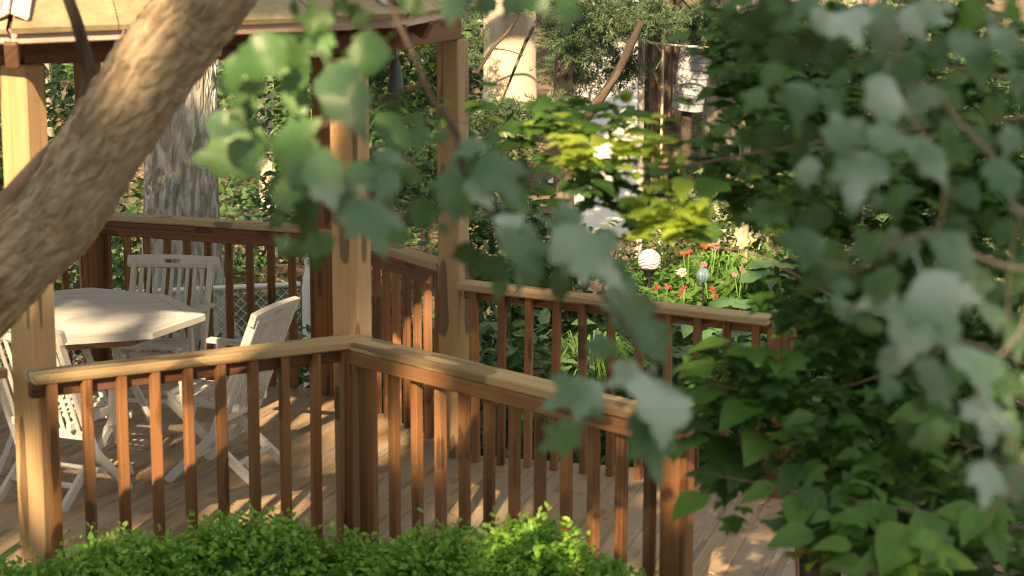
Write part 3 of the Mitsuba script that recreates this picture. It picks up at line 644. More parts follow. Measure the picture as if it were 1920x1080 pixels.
LEAVES_HANGING = [(-0.314,2.693,2.173,0.102,-0.86,0.15,-0.48,-0.21,-0.97,0.09,0.6),
(-0.377,2.758,2.156,0.079,-0.17,-0.19,-0.97,0.15,-0.98,0.17,0.6),
(-0.265,2.895,2.197,0.069,-0.99,0.14,0.08,-0.14,-0.99,0.04,0),
(-0.204,2.797,2.189,0.08,-0.1,0.07,-0.99,0.44,-0.89,-0.11,0.3),
(-0.283,2.91,2.182,0.048,0.19,-0.42,-0.89,-0.35,-0.88,0.33,1),
(-0.324,2.904,2.151,0.07,-0.18,-0.11,-0.98,-0.51,-0.84,0.19,1.3),
(-0.34,2.961,2.106,0.074,0.35,-0.29,-0.89,-0.2,-0.95,0.23,1.2),
(-0.393,3.003,2.063,0.056,-0.98,-0.12,0.18,0.19,-0.9,0.4,1.6),
(-0.446,2.797,2.054,0.061,0.98,0.09,-0.18,0.17,-0.86,0.47,2),
(-0.25,2.632,2.142,0.122,0.44,-0.52,-0.73,-0.08,-0.84,0.54,2),
(-0.238,2.704,2.146,0.072,-0.35,-0.11,-0.93,-0.39,-0.89,0.24,1),
(-0.37,2.896,2.004,0.125,-0.99,0.06,-0.14,-0.09,-0.98,0.19,1),
(-0.393,2.868,2.018,0.071,0.28,-0.5,-0.82,-0.3,-0.85,0.42,1.6),
(-0.362,2.962,1.966,0.062,-0.06,-0.39,-0.92,-0.37,-0.85,0.38,1),
(-0.353,2.795,2.021,0.142,0.76,-0.64,-0.09,-0.59,-0.75,0.29,1.6),
(-0.278,2.725,2.013,0.098,0.31,-0.52,-0.8,0.01,-0.84,0.55,2.4),
(-0.242,2.777,1.979,0.082,-0.1,-0.67,-0.74,-0.07,-0.74,0.67,2),
(-0.293,2.787,1.945,0.09,-0.28,0.28,-0.92,-0.33,-0.93,-0.18,0),
(-0.264,2.849,1.872,0.064,-0.98,0.03,-0.18,-0.09,-0.93,0.34,0.8),
(-0.216,2.641,1.963,0.12,0.41,-0.69,-0.6,0.21,-0.57,0.8,2),
(-0.232,2.701,2,0.066,0.87,-0.03,-0.5,0.31,-0.76,0.58,2),
(-0.195,2.816,2.063,0.078,0.61,-0.42,-0.67,-0.03,-0.86,0.51,1.6),
(-0.198,2.755,2.012,0.056,0.93,-0.17,-0.32,0.06,-0.8,0.6,1.8),
(-0.139,2.815,2.05,0.059,0.1,-0.51,-0.86,-0.12,-0.86,0.5,1.6),
(-0.033,2.709,2.031,0.062,-0.93,-0.3,-0.22,0.03,-0.66,0.75,2.5),
(-0.149,2.89,1.972,0.057,-0.87,0.35,-0.35,-0.3,-0.94,-0.17,0),
(-0.167,2.72,1.99,0.063,-0.4,-0.62,-0.68,0.32,-0.78,0.53,2.2),
(-0.086,2.72,1.995,0.079,-0.07,-0.5,-0.86,-0.4,-0.78,0.49,2),
(-0.057,2.676,1.989,0.069,0.38,-0.75,-0.55,-0.44,-0.67,0.6,2.4),
(-0.065,2.76,1.948,0.051,-0.47,-0.4,-0.79,-0.11,-0.86,0.5,1.8),
(-0.042,2.678,2.019,0.101,0.54,-0.55,-0.63,-0.02,-0.76,0.65,2),
(0.016,2.898,1.995,0.049,-0.17,0.07,-0.98,-0.29,-0.96,-0.01,0.2),
(-0.157,2.903,1.906,0.056,0.99,-0.1,0.1,-0.11,-0.99,0.07,0.6),
(-0.191,2.711,1.947,0.056,-0.07,-0.38,-0.92,-0.15,-0.91,0.39,1.6),
(-0.013,2.633,1.947,0.097,0.34,-0.68,-0.65,0.05,-0.68,0.73,2.5),
(0.028,2.677,1.884,0.082,-0.22,-0.67,-0.71,0.61,-0.67,0.44,2.2),
(0.083,2.638,1.961,0.1,-0.17,-0.77,-0.62,0.53,-0.6,0.6,2.5),
(0.055,2.514,1.936,0.13,0.78,-0.22,-0.59,0.3,-0.7,0.65,2.4),
(0.076,2.621,1.926,0.077,-0.09,-0.55,-0.83,-0.19,-0.81,0.55,2),
(-0.008,2.759,1.848,0.064,-0.95,-0.29,-0.04,0.29,-0.95,0.08,0.3),
(0.071,2.753,1.846,0.059,-0.03,-0.11,-0.99,0.44,-0.89,0.08,0.4),
(0.128,2.574,1.853,0.119,0.63,-0.41,-0.66,-0.1,-0.89,0.45,2),
(0.178,2.617,1.795,0.073,0.46,-0.46,-0.76,-0.01,-0.86,0.52,1.8),
(0.154,2.703,1.74,0.049,-0.98,-0.11,-0.15,0.02,-0.86,0.52,1.5),
(0.13,2.671,1.77,0.064,-0.31,-0.66,-0.68,0.28,-0.75,0.6,1.8),
(0.189,2.633,1.719,0.09,-0.68,-0.74,-0.02,0.5,-0.48,0.72,2.7),
(0.124,2.574,1.712,0.103,-0.86,-0.47,-0.21,0.21,-0.7,0.68,2.6),
(0.112,2.634,1.692,0.081,-0.29,-0.83,-0.47,0.22,-0.54,0.81,2.4),
(0.102,2.756,1.609,0.082,-0.87,-0.15,-0.48,0,-0.96,0.29,0.5),
(0.193,2.547,1.733,0.119,0.09,-0.78,-0.61,0.27,-0.58,0.77,2.7),
(0.177,2.535,1.697,0.124,0.17,-0.56,-0.81,0.01,-0.82,0.57,2.3),
(0.186,2.569,1.685,0.069,-0.35,-0.54,-0.77,-0.21,-0.75,0.62,2),
(-0.083,2.919,2.243,0.071,-0.14,-0.55,-0.83,-0.08,-0.82,0.56,2),
(0.082,2.823,2.243,0.081,-0.09,-0.58,-0.81,-0.28,-0.77,0.58,1.6),
(-0.021,3.007,2.225,0.054,-0.91,-0.26,-0.32,0.19,-0.95,0.23,1.4),
(-0.175,3.001,2.231,0.053,0.87,-0.05,-0.5,0.04,-0.98,0.17,1),
(-0.269,3.008,2.245,0.054,0.18,-0.29,-0.94,-0.52,-0.84,0.16,0.3),
(0.008,3.015,2.231,0.06,0.82,-0.5,-0.29,-0.31,-0.8,0.51,1.2),
(-0.343,2.819,2.174,0.08,0.67,-0.37,-0.64,-0.53,-0.84,-0.08,0),
(-0.297,2.769,2.126,0.054,-0.83,-0.22,-0.52,0.19,-0.98,0.1,0.615876),
(-0.397,2.816,2.094,0.056,0.09,-0.37,-0.93,-0.02,-0.93,0.37,0.317403),
(-0.302,3.033,2.17,0.037,-0.99,0.12,-0.04,-0.13,-0.96,0.24,0),
(-0.331,2.991,2.201,0.034,-0.32,0.04,0.95,-0.25,-0.97,-0.04,0),
(-0.218,3.001,2.206,0.04,-0.85,-0.13,-0.51,0.15,-0.99,-0,0),
(-0.227,2.871,2.133,0.062,-0.75,0.21,-0.63,-0.25,-0.97,-0.02,0),
(-0.296,2.954,2.161,0.034,-0.87,-0.49,-0.05,0.5,-0.87,-0.06,0.519433),
(-0.319,3.005,2.16,0.029,0.64,-0.48,-0.61,-0.39,-0.88,0.28,1.1566),
(-0.287,3.027,2.107,0.044,-0.62,0.23,-0.75,-0.54,-0.82,0.19,0.912162),
(-0.364,2.972,2.134,0.042,-0.42,-0.61,-0.68,0.33,-0.79,0.51,1.74313),
(-0.284,3.149,2.087,0.043,-0.59,-0.17,-0.79,0.22,-0.98,0.04,0.414212),
(-0.348,3.011,2.044,0.038,0.63,0.2,-0.75,0.54,-0.81,0.23,0.566338),
(-0.445,3.079,2.08,0.039,-0.77,0.07,0.64,0.12,-0.96,0.25,0.915944),
(-0.396,3.118,2.091,0.045,-0.99,-0.02,-0.15,-0.03,-0.95,0.31,1.1864),
(-0.396,2.856,2.038,0.031,0.82,0.33,0.47,-0.04,-0.78,0.62,1.55855),
(-0.181,2.754,2.173,0.092,-0.59,-0.62,-0.52,0.45,-0.79,0.42,1.44918),
(-0.237,2.849,2.093,0.036,-0.54,-0.19,-0.82,0.27,-0.96,0.05,0.340163),
(-0.406,3.043,2.026,0.032,0.41,-0.13,-0.9,0.23,-0.94,0.24,1.54143),
(-0.403,2.962,2.001,0.045,0.91,0.27,0.32,0.3,-0.95,-0.04,0.507027),
(-0.355,2.826,1.944,0.074,0.99,-0.09,0.08,-0.11,-0.94,0.31,0.926492),
(-0.304,2.821,1.939,0.046,0.12,-0.31,-0.94,0.15,-0.93,0.33,1.43691),
(-0.2,2.808,1.972,0.053,-0.74,-0.56,-0.38,-0.02,-0.55,0.84,2.4713),
(-0.297,2.949,1.858,0.059,-0.19,0.16,-0.97,0.17,-0.97,-0.2,0),
(-0.356,2.987,1.901,0.047,-0.65,0.17,-0.74,-0.21,-0.98,-0.04,0),
(-0.347,3.037,1.829,0.048,-0.81,0.34,0.48,-0.24,-0.94,0.26,1.08273),
(-0.308,2.882,1.865,0.051,-0.88,0.04,-0.47,-0.1,-0.99,0.1,0.635063),
(-0.187,2.766,1.892,0.05,0.99,0.06,-0.1,0.09,-0.95,0.31,0.738694),
(-0.256,2.791,1.985,0.046,-0.08,-0.69,-0.72,0.31,-0.7,0.64,1.70834),
(-0.193,2.956,2.044,0.047,0.52,-0.04,0.86,-0.09,-1,0.01,0),
(-0.2,2.924,1.972,0.046,0.29,-0.36,-0.89,-0.1,-0.93,0.35,0.758946),
(-0.16,2.823,1.981,0.035,0.85,-0.29,-0.44,-0.2,-0.95,0.24,0.614505),
(-0.095,2.925,2.03,0.036,-0.88,-0.1,-0.46,0.01,-0.98,0.21,1.28669),
(-0.149,2.846,2.021,0.042,-0.76,-0.51,-0.42,0.51,-0.85,0.12,0.641778),
(-0.017,2.862,2.024,0.033,-0.99,0.09,-0.08,-0.12,-0.9,0.42,1.46951),
(-0.179,2.763,1.956,0.036,-0.05,-0.45,-0.89,-0.08,-0.89,0.46,1.27689),
(-0.154,2.744,1.999,0.036,-0.68,-0.29,-0.67,-0.01,-0.91,0.41,1.36348),
(-0.07,2.849,2.01,0.058,0.2,-0.52,-0.83,-0.65,-0.71,0.29,1.34504),
(-0.085,2.869,1.995,0.049,0.37,-0.5,-0.78,-0.1,-0.86,0.5,1.96196),
(-0.098,2.733,1.97,0.041,0.96,0.17,-0.22,0.27,-0.76,0.59,2.38178),
(-0.055,2.834,1.942,0.028,-0.92,0.14,-0.37,-0.26,-0.91,0.32,0.886402),
(-0.108,2.815,1.903,0.025,0.64,-0.34,-0.69,-0.16,-0.94,0.31,0.900324),
(-0.087,2.704,1.984,0.069,0.43,-0.41,-0.8,-0.37,-0.89,0.25,0.927953),
(-0.094,2.797,1.977,0.069,0.55,-0.35,-0.76,-0.2,-0.94,0.28,0.945387),
(0.015,3.022,1.944,0.037,0.29,0.01,-0.96,0.24,-0.97,0.06,0),
(-0.024,2.992,1.973,0.028,-0.06,-0.03,-1,0.54,-0.84,-0.01,0.643833),
(-0.168,2.982,1.881,0.03,0.85,-0.27,0.46,-0.25,-0.96,-0.11,0),
(-0.131,3.068,1.936,0.036,0.52,-0.1,-0.85,-0.18,-0.98,0.01,0),
(-0.199,2.795,1.898,0.035,-0.07,-0.46,-0.89,-0.56,-0.71,0.41,1.22259),
(-0.168,2.856,1.9,0.037,-0.29,-0.5,-0.82,0.33,-0.85,0.41,1.23351),
(-0.012,2.684,1.969,0.06,0.75,0.24,-0.62,0.53,-0.78,0.33,1.24501),
(-0.009,2.764,1.841,0.054,-0.35,-0.21,-0.91,-0.39,-0.85,0.35,1.55698),
(0.036,2.819,1.887,0.042,-0.85,-0.24,-0.47,-0.21,-0.67,0.71,2.6),
(0.099,2.681,1.896,0.042,-0.05,-0.6,-0.8,-0.13,-0.79,0.6,2.20509),
(0.149,2.768,1.899,0.064,-0.8,-0.36,-0.49,-0.07,-0.75,0.66,1.77692),
(0.011,2.515,1.879,0.113,0.15,0.81,0.56,0.36,-0.58,0.74,2.06413),
(0.037,2.66,1.899,0.052,-0.61,-0.49,-0.63,0.21,-0.86,0.47,1.8744),
(0.034,2.732,1.886,0.035,0.14,-0.34,-0.93,-0.11,-0.94,0.33,1.48378),
(-0.053,2.872,1.853,0.047,-0.93,0.28,-0.24,-0.29,-0.96,-0,0.0839465),
(0.04,2.793,1.834,0.039,0.24,0.08,-0.97,-0.01,-1,-0.08,0.28666),
(0.072,2.871,1.839,0.035,0.27,0.05,-0.96,-0.14,-0.99,-0.09,0),
(0.121,2.741,1.845,0.068,0.96,-0.21,-0.21,-0.02,-0.74,0.67,2.18768),
(-0.08,2.971,2.263,0.056,-0.1,-0.63,-0.77,0.19,-0.77,0.61,2.142),
(-0.092,3.091,2.251,0.032,-0.88,0,-0.47,-0.21,-0.89,0.4,1.39199),
(0.046,2.907,2.232,0.036,0.06,-0.18,-0.98,-0.01,-0.98,0.18,1.9072),
(0.073,2.892,2.26,0.044,-0.49,-0.37,-0.79,0.1,-0.92,0.37,0.76184),
(-0.063,3.092,2.221,0.03,-0.91,-0.17,0.37,0.22,-0.97,0.09,0.457604),
(-0.195,3.101,2.238,0.027,0.27,-0.03,-0.96,-0.41,-0.91,-0.09,0.115798),
(-0.168,3.116,2.252,0.041,0.91,0.07,-0.41,0.16,-0.97,0.18,0.637695),
(-0.252,3.035,2.221,0.039,0.46,0.19,-0.87,0.23,-0.97,-0.09,0),
(-0.291,3.091,2.211,0.03,0.01,-0.14,-0.99,-0.22,-0.96,0.14,0),
(-0.008,3.109,2.218,0.038,0.87,-0.21,-0.44,-0.12,-0.97,0.23,0.492086),
(0.001,3.112,2.236,0.05,-0.2,-0.57,-0.8,0.28,-0.82,0.51,1.92398)]
LEAVES_RIGHT = [(0.404,2.706,2.211,0.095,-0.99,-0.13,-0.08,0.13,-0.99,-0.03,0.4),
(0.369,2.8,2.19,0.061,-0.97,0,-0.26,-0.01,-1,0.04,0.2),
(0.392,2.516,2.247,0.06,-0.48,-0.54,-0.7,-0.39,-0.58,0.71,2.3),
(0.413,2.447,2.23,0.104,0.08,-0.91,-0.4,-0.44,-0.39,0.81,2.6),
(0.38,2.525,2.129,0.075,-0.15,-0.66,-0.74,0.18,-0.75,0.63,2.1),
(0.355,2.712,2.109,0.055,-0.61,-0.45,-0.65,-0.07,-0.79,0.61,1.6),
(0.416,2.605,2.115,0.048,0.63,-0.2,-0.75,0.31,-0.82,0.49,1.8),
(0.369,2.805,2.165,0.071,0.93,-0.14,-0.34,-0.06,-0.97,0.24,0.3),
(0.448,2.807,2.174,0.067,0.49,-0.2,-0.85,-0.09,-0.98,0.18,0.3),
(0.492,2.521,2.231,0.087,-0.22,-0.48,-0.85,0.28,-0.87,0.42,1.8),
(0.515,2.42,2.237,0.053,0.12,-0.74,-0.67,-0.11,-0.68,0.73,2.5),
(0.512,2.532,2.226,0.074,0.15,-0.85,-0.5,-0.5,-0.5,0.71,2.4),
(0.577,2.328,2.211,0.077,0.2,-0.74,-0.64,0.12,-0.63,0.77,2.9),
(0.607,2.512,2.236,0.056,-0.51,-0.41,-0.75,0.34,-0.9,0.26,4),
(0.613,2.404,2.234,0.039,0.48,-0.22,-0.85,0.2,-0.91,0.35,4),
(0.53,2.622,2.167,0.07,0.04,-0.64,-0.76,-0.12,-0.76,0.64,1.7),
(0.622,2.623,2.17,0.076,0.19,-0.6,-0.78,0.09,-0.78,0.62,1.4),
(0.471,2.433,2.14,0.095,-0.18,-0.7,-0.69,0.37,-0.69,0.62,2.6),
(0.421,2.289,2.078,0.088,0.95,0.26,-0.15,0.26,-0.47,0.84,2.9),
(0.498,2.372,2.068,0.079,0.4,-0.56,-0.73,0.22,-0.71,0.66,2.4),
(0.551,2.464,2.056,0.056,0.64,-0.51,-0.57,-0.38,-0.86,0.34,1.4),
(0.447,2.403,2.058,0.125,-0.28,-0.84,-0.46,-0.16,-0.43,0.89,3),
(0.443,2.419,2.018,0.058,-0.48,-0.64,-0.6,-0.26,-0.54,0.8,2.8),
(0.53,2.499,1.988,0.041,-0.98,0.05,-0.18,-0.16,-0.72,0.67,1.8),
(0.614,2.433,2.036,0.084,0.08,-0.79,-0.61,0.03,-0.61,0.79,2.2),
(0.646,2.473,2.079,0.066,-0.28,-0.68,-0.68,0.22,-0.73,0.65,2),
(0.594,2.52,1.994,0.053,0.24,-0.77,-0.6,-0.39,-0.64,0.66,2.2),
(0.426,2.805,2.026,0.057,-0.17,-0.16,-0.97,0.25,-0.96,0.12,0.3),
(0.495,2.794,2.023,0.066,-0.83,0.19,-0.52,-0.16,-0.98,-0.11,0.2),
(0.352,2.797,2.04,0.063,0.94,0.09,-0.34,0.11,-0.99,0.04,0.4),
(0.408,2.807,1.922,0.08,-0.98,-0.18,-0.06,0.14,-0.91,0.4,1.2),
(0.471,2.807,1.922,0.07,-0.93,-0.21,-0.31,0.14,-0.96,0.24,0.4),
(0.487,2.252,1.92,0.125,0.17,-0.82,-0.54,-0.35,-0.56,0.75,3),
(0.512,2.203,1.855,0.117,0.23,-0.9,-0.37,0.27,-0.31,0.91,3),
(0.49,2.414,1.864,0.064,-0.88,-0.45,-0.14,0.23,-0.67,0.7,2.4),
(0.493,2.329,1.867,0.087,-0.19,-0.67,-0.72,0.21,-0.74,0.64,2.6),
(0.472,2.316,1.817,0.054,-0.39,-0.59,-0.71,-0.05,-0.76,0.65,2.9),
(0.593,2.421,1.905,0.063,0.02,-0.67,-0.74,0.02,-0.74,0.67,2.2),
(0.608,2.417,1.855,0.047,0.14,-0.72,-0.68,0.1,-0.67,0.73,2.6),
(0.64,2.414,1.83,0.056,0.08,-0.49,-0.87,0.14,-0.85,0.5,2),
(0.392,2.519,1.937,0.067,-0.14,-0.56,-0.82,0.09,-0.83,0.55,2),
(0.5,2.49,1.923,0.078,-0.92,0.27,-0.3,-0.39,-0.78,0.49,1.4),
(0.445,2.701,1.897,0.056,0.36,-0.02,-0.93,-0.08,-1,-0,0.5),
(0.654,2.508,1.952,0.052,-0.37,-0.29,-0.88,-0.25,-0.88,0.4,1.6),
(0.59,2.556,1.951,0.061,0.33,-0.19,-0.92,0.07,-0.97,0.22,1.4),
(0.511,2.414,1.938,0.048,-0.51,-0.57,-0.64,-0.22,-0.63,0.74,2.5),
(0.576,2.296,1.758,0.102,-0.1,-0.91,-0.41,0.32,-0.42,0.85,2.7),
(0.621,2.405,1.76,0.054,0.49,-0.18,-0.85,0.38,-0.83,0.4,1.8),
(0.594,2.331,1.669,0.08,-0.19,-0.77,-0.6,0.35,-0.63,0.69,2.4),
(0.641,2.364,1.658,0.055,-0.17,-0.49,-0.85,-0.47,-0.72,0.51,2),
(0.637,2.408,1.7,0.045,0.29,-0.37,-0.88,0.11,-0.9,0.42,1.6),
(0.602,2.503,1.768,0.056,-0.49,-0.09,-0.87,-0.48,-0.8,0.36,1),
(0.612,2.618,1.638,0.077,-0.87,-0.46,-0.17,0.45,-0.89,0.09,0.6),
(0.677,2.519,1.897,0.064,-0.27,-0.58,-0.77,-0.34,-0.69,0.64,1.5),
(0.571,2.611,2.122,0.058,0.69,-0.39,-0.61,-0.2,-0.91,0.36,1.2),
(0.658,2.6,2.112,0.061,-0.31,0,-0.95,-0.14,-0.99,0.04,0.5),
(0.654,2.51,2.149,0.052,0.11,-0.37,-0.92,0.18,-0.9,0.39,1.8),
(0.59,2.584,2.181,0.053,-0.63,0.62,-0.47,-0.77,-0.59,0.25,1),
(0.486,2.601,2.065,0.048,-0.98,-0.05,-0.17,0.01,-0.98,0.18,1),
(0.53,2.603,2.086,0.043,0.86,-0.14,-0.49,-0.02,-0.97,0.23,1),
(0.422,2.809,2.242,0.07,0.33,-0.13,-0.93,-0.01,-0.99,0.14,0),
(0.444,2.753,2.171,0.052,-0.91,0.4,-0.14,-0.38,-0.92,-0.11,0.0158764),
(0.363,2.851,2.147,0.041,-0.85,0.21,-0.49,-0.25,-0.97,0.02,0),
(0.364,2.931,2.154,0.033,-0.9,0.23,-0.38,-0.25,-0.97,0,0),
(0.329,2.89,2.189,0.031,-0.63,0.15,0.76,-0.29,-0.95,-0.06,0),
(0.411,2.702,2.265,0.027,-0.95,-0.3,-0.1,0.28,-0.95,0.13,0.909937),
(0.382,2.583,2.205,0.04,-0.92,-0.32,-0.23,0.27,-0.94,0.22,0.840651),
(0.36,2.541,2.217,0.036,-0.79,0.24,0.57,-0.09,-0.95,0.29,1.41943),
(0.385,2.506,2.207,0.036,0.79,-0.41,-0.44,0.09,-0.64,0.76,2.3566),
(0.491,2.545,2.204,0.043,-0.09,-0.58,-0.81,0.53,-0.72,0.45,1.81216),
(0.39,2.472,2.23,0.04,-0.03,-0.66,-0.75,-0.16,-0.74,0.65,2.6),
(0.471,2.694,2.106,0.035,-0.87,0.09,-0.49,-0.18,-0.98,0.13,0.914212),
(0.378,2.564,2.072,0.031,0.31,0.02,-0.95,0.34,-0.94,0.09,1.06634),
(0.36,2.589,2.149,0.045,-0.56,-0.4,-0.73,0.26,-0.92,0.3,1.01594),
(0.379,2.83,2.129,0.047,-0.36,-0.54,-0.76,0.66,-0.72,0.2,0.786398),
(0.386,2.764,2.101,0.025,-0.01,-0.23,-0.97,0.04,-0.97,0.23,0.758551),
(0.475,2.726,2.135,0.034,-0.59,-0.05,-0.81,-0.24,-0.94,0.23,0.849175),
(0.464,2.748,2.077,0.024,0.44,-0.19,-0.88,0.35,-0.87,0.36,0.740163),
(0.492,2.987,2.202,0.036,0.65,0.22,-0.72,0.33,-0.94,0,0),
(0.482,2.912,2.165,0.049,0.81,0.24,0.54,0.18,-0.97,0.17,0),
(0.485,2.582,2.162,0.058,0.06,-0.34,-0.94,-0.18,-0.93,0.32,0.726492),
(0.527,2.515,2.203,0.02,0.14,-0.12,-0.98,0.55,-0.82,0.18,1.13691),
(0.557,2.463,2.239,0.047,-0.38,-0.86,-0.33,0.77,-0.5,0.39,2.5713),
(0.558,2.668,2.179,0.039,0.34,-0.7,-0.62,-0.23,-0.71,0.67,1.65368),
(0.527,2.702,2.217,0.033,-0.06,-0.69,-0.73,0.26,-0.71,0.65,1.77478),
(0.587,2.513,2.2,0.056,-0.32,-0.65,-0.68,-0.09,-0.7,0.71,2.6),
(0.548,2.358,2.191,0.063,0.35,-0.81,-0.47,-0.29,-0.57,0.77,2.33506),
(0.657,2.679,2.213,0.033,0.24,-0.67,-0.71,0.17,-0.69,0.71,2.33869),
(0.581,2.579,2.204,0.031,-0.96,-0.24,0.15,0.28,-0.64,0.72,2.6),
(0.65,2.547,2.231,0.032,0.62,0.52,0.58,0.07,-0.78,0.62,1.49098),
(0.665,2.573,2.198,0.035,-0.43,-0.4,-0.81,-0.27,-0.8,0.53,2.55895),
(0.586,2.668,2.126,0.035,0.06,0.02,-1,-0.26,-0.96,-0.03,0.114505),
(0.613,2.721,2.154,0.037,-0.83,0.09,-0.56,-0.25,-0.94,0.23,0.986686),
(0.521,2.634,2.137,0.04,-0.8,0.05,-0.6,-0.03,-1,-0.05,0.341778),
(0.706,2.76,2.167,0.038,0.24,0.18,-0.95,0.2,-0.97,-0.14,0),
(0.473,2.461,2.089,0.045,0.33,-0.26,-0.91,-0.22,-0.96,0.19,1.27689),
(0.501,2.446,2.162,0.047,-0.36,-0.31,-0.88,-0.18,-0.9,0.4,1.36348),
(0.498,2.434,2.109,0.059,0.99,0.01,0.16,-0.08,-0.83,0.54,1.84504),
(0.495,2.462,2.094,0.048,0.91,-0.2,0.37,-0.36,-0.82,0.44,2.46196),
(0.389,2.361,2.056,0.085,0.67,0.6,0.44,0.2,-0.72,0.67,2.48178),
(0.555,2.444,2.087,0.043,-0.16,-0.34,-0.93,0.24,-0.93,0.3,1.0864),
(0.474,2.413,1.983,0.035,0.96,-0.13,0.24,-0.18,-0.96,0.23,1.10032),
(0.525,2.493,2.031,0.04,0.63,-0.12,-0.77,-0.38,-0.91,-0.16,0),
(0.54,2.574,2.026,0.051,0.69,0.43,-0.59,0.47,-0.88,-0.1,0),
(0.588,2.569,1.991,0.044,0.96,0.17,-0.24,0.15,-0.98,-0.12,0.42702),
(0.383,2.46,2.035,0.055,-0.2,-0.67,-0.71,-0.26,-0.67,0.7,2.6),
(0.407,2.437,2.022,0.04,0.06,-0.45,-0.89,0.14,-0.88,0.46,1.77559),
(0.506,2.516,2.071,0.047,-0.98,0.03,-0.2,-0.17,-0.64,0.75,1.96941),
(0.452,2.496,1.975,0.032,-0.51,-0.53,-0.68,0.04,-0.8,0.6,2.02259),
(0.497,2.558,1.977,0.037,-0.63,-0.62,-0.47,0.08,-0.65,0.75,2.03351),
(0.543,2.593,2.013,0.03,-0.8,-0.1,-0.59,0.21,-0.97,-0.11,0.145009),
(0.522,2.617,1.957,0.039,-0.91,-0.42,-0.01,0.4,-0.88,0.28,0.756983),
(0.55,2.658,1.995,0.026,-0.72,0.48,0.5,-0.03,-0.74,0.67,2.31422),
(0.65,2.467,1.974,0.033,0.52,0.04,-0.85,0.52,-0.81,0.28,1.50509),
(0.717,2.563,1.989,0.053,-0.42,-0.25,-0.87,-0.08,-0.95,0.31,1.07692),
(0.595,2.5,2.059,0.04,0.83,0.53,0.15,0.41,-0.78,0.46,1.26413),
(0.616,2.501,2.06,0.035,-0.72,-0.24,-0.65,-0.11,-0.88,0.46,1.4744),
(0.636,2.58,2.053,0.025,0.01,-0.32,-0.95,-0.11,-0.94,0.31,1.08378),
(0.596,2.638,1.991,0.032,0.45,-0.58,-0.68,-0.37,-0.82,0.45,1.58395),
(0.58,2.552,1.987,0.028,0.57,-0.56,-0.6,-0.31,-0.82,0.48,1.68666),
(0.441,2.919,2.032,0.034,0.17,0.12,-0.98,0.48,-0.88,-0.03,0),
(0.427,2.987,2.029,0.033,0.41,-0.15,-0.9,-0.18,-0.98,0.08,0.0876847),
(0.528,2.908,1.974,0.038,-0.89,0.28,-0.36,-0.17,-0.94,-0.3,0),
(0.436,2.894,2.041,0.037,0.81,0.07,-0.58,0.09,-1,-0,0),
(0.336,2.849,2.033,0.047,0.79,0.12,-0.61,0.02,-0.99,-0.16,0),
(0.461,2.981,1.85,0.058,-0.94,0.31,0.14,-0.26,-0.93,0.27,0.55709),
(0.43,2.907,1.914,0.037,-0.88,-0.17,-0.45,0.15,-0.99,0.08,0.3072),
(0.45,2.888,1.939,0.043,-0.98,-0.17,0.12,0.12,-0.94,-0.32,0),
(0.46,2.297,1.922,0.055,-0.3,-0.29,-0.91,-0.27,-0.89,0.37,1.6576),
(0.454,2.311,1.911,0.052,-0.34,-0.4,-0.85,-0.32,-0.8,0.5,1.7158),
(0.528,2.35,1.955,0.089,0.29,-0.74,-0.6,0.05,-0.62,0.79,2.23769),
(0.559,2.202,1.811,0.058,0.77,-0.44,-0.47,-0.11,-0.81,0.58,1.54293),
(0.505,2.256,1.79,0.051,0.31,-0.67,-0.67,-0.26,-0.74,0.62,2.00774),
(0.492,2.272,1.812,0.061,0.39,-0.59,-0.71,0.14,-0.72,0.68,1.89209),
(0.439,2.48,1.82,0.051,-0.21,0.69,0.69,0.29,-0.63,0.72,2.6),
(0.505,2.461,1.883,0.028,-0.81,0.09,-0.58,-0.31,-0.9,0.29,0.961827),
(0.435,2.477,1.876,0.045,-0.29,-0.76,-0.57,-0.09,-0.57,0.81,1.90108),
(0.423,2.41,1.842,0.046,0.85,-0.5,-0.19,-0.33,-0.77,0.55,1.41088),
(0.444,2.398,1.834,0.035,0.91,-0.04,-0.42,0.31,-0.62,0.72,2.35749),
(0.438,2.376,1.832,0.038,0.96,0.2,-0.18,0.25,-0.89,0.38,1.41545),
(0.498,2.454,1.748,0.043,-0.32,-0.71,-0.63,0.13,-0.69,0.72,1.88172),
(0.58,2.47,1.905,0.043,0.78,0.63,-0.03,0.6,-0.72,0.34,1.20219),
(0.561,2.481,1.869,0.04,0.89,-0.21,-0.4,-0.1,-0.95,0.29,0.868089),
(0.576,2.491,1.871,0.034,0.45,-0.22,-0.86,-0.13,-0.98,0.18,1.04963),
(0.589,2.463,1.848,0.028,0.02,-0.77,-0.64,0.14,-0.63,0.76,1.96434),
(0.635,2.446,1.824,0.03,0.61,-0.39,-0.69,-0.31,-0.92,0.24,0.923531),
(0.706,2.565,1.825,0.045,-0.28,-0.6,-0.75,0,-0.78,0.63,1.75878),
(0.686,2.502,1.834,0.04,0.52,-0.04,-0.85,0.1,-0.99,0.11,1.30018),
(0.703,2.503,1.834,0.044,-0.79,-0.05,-0.61,-0.07,-0.98,0.17,0.836315),
(0.459,2.584,1.884,0.048,-0.99,-0.14,-0.09,0.11,-0.94,0.34,1.37605),
(0.426,2.598,1.859,0.047,-0.81,0.04,-0.59,-0.12,-0.99,0.1,0.270724),
(0.469,2.651,1.875,0.067,-0.65,0.15,-0.74,-0.54,-0.78,0.31,1.09816),
(0.494,2.603,1.854,0.04,-1,0.07,-0.01,-0.07,-0.99,0.14,0.417434),
(0.512,2.531,1.939,0.039,-0.22,0,0.98,0.2,-0.98,0.05,0.760123),
(0.471,2.871,1.839,0.046,-0.28,0.15,-0.95,-0.08,-0.99,-0.13,0.331505),
(0.661,2.618,1.95,0.04,-0.32,0.09,-0.94,-0.16,-0.99,-0.04,0.216742),
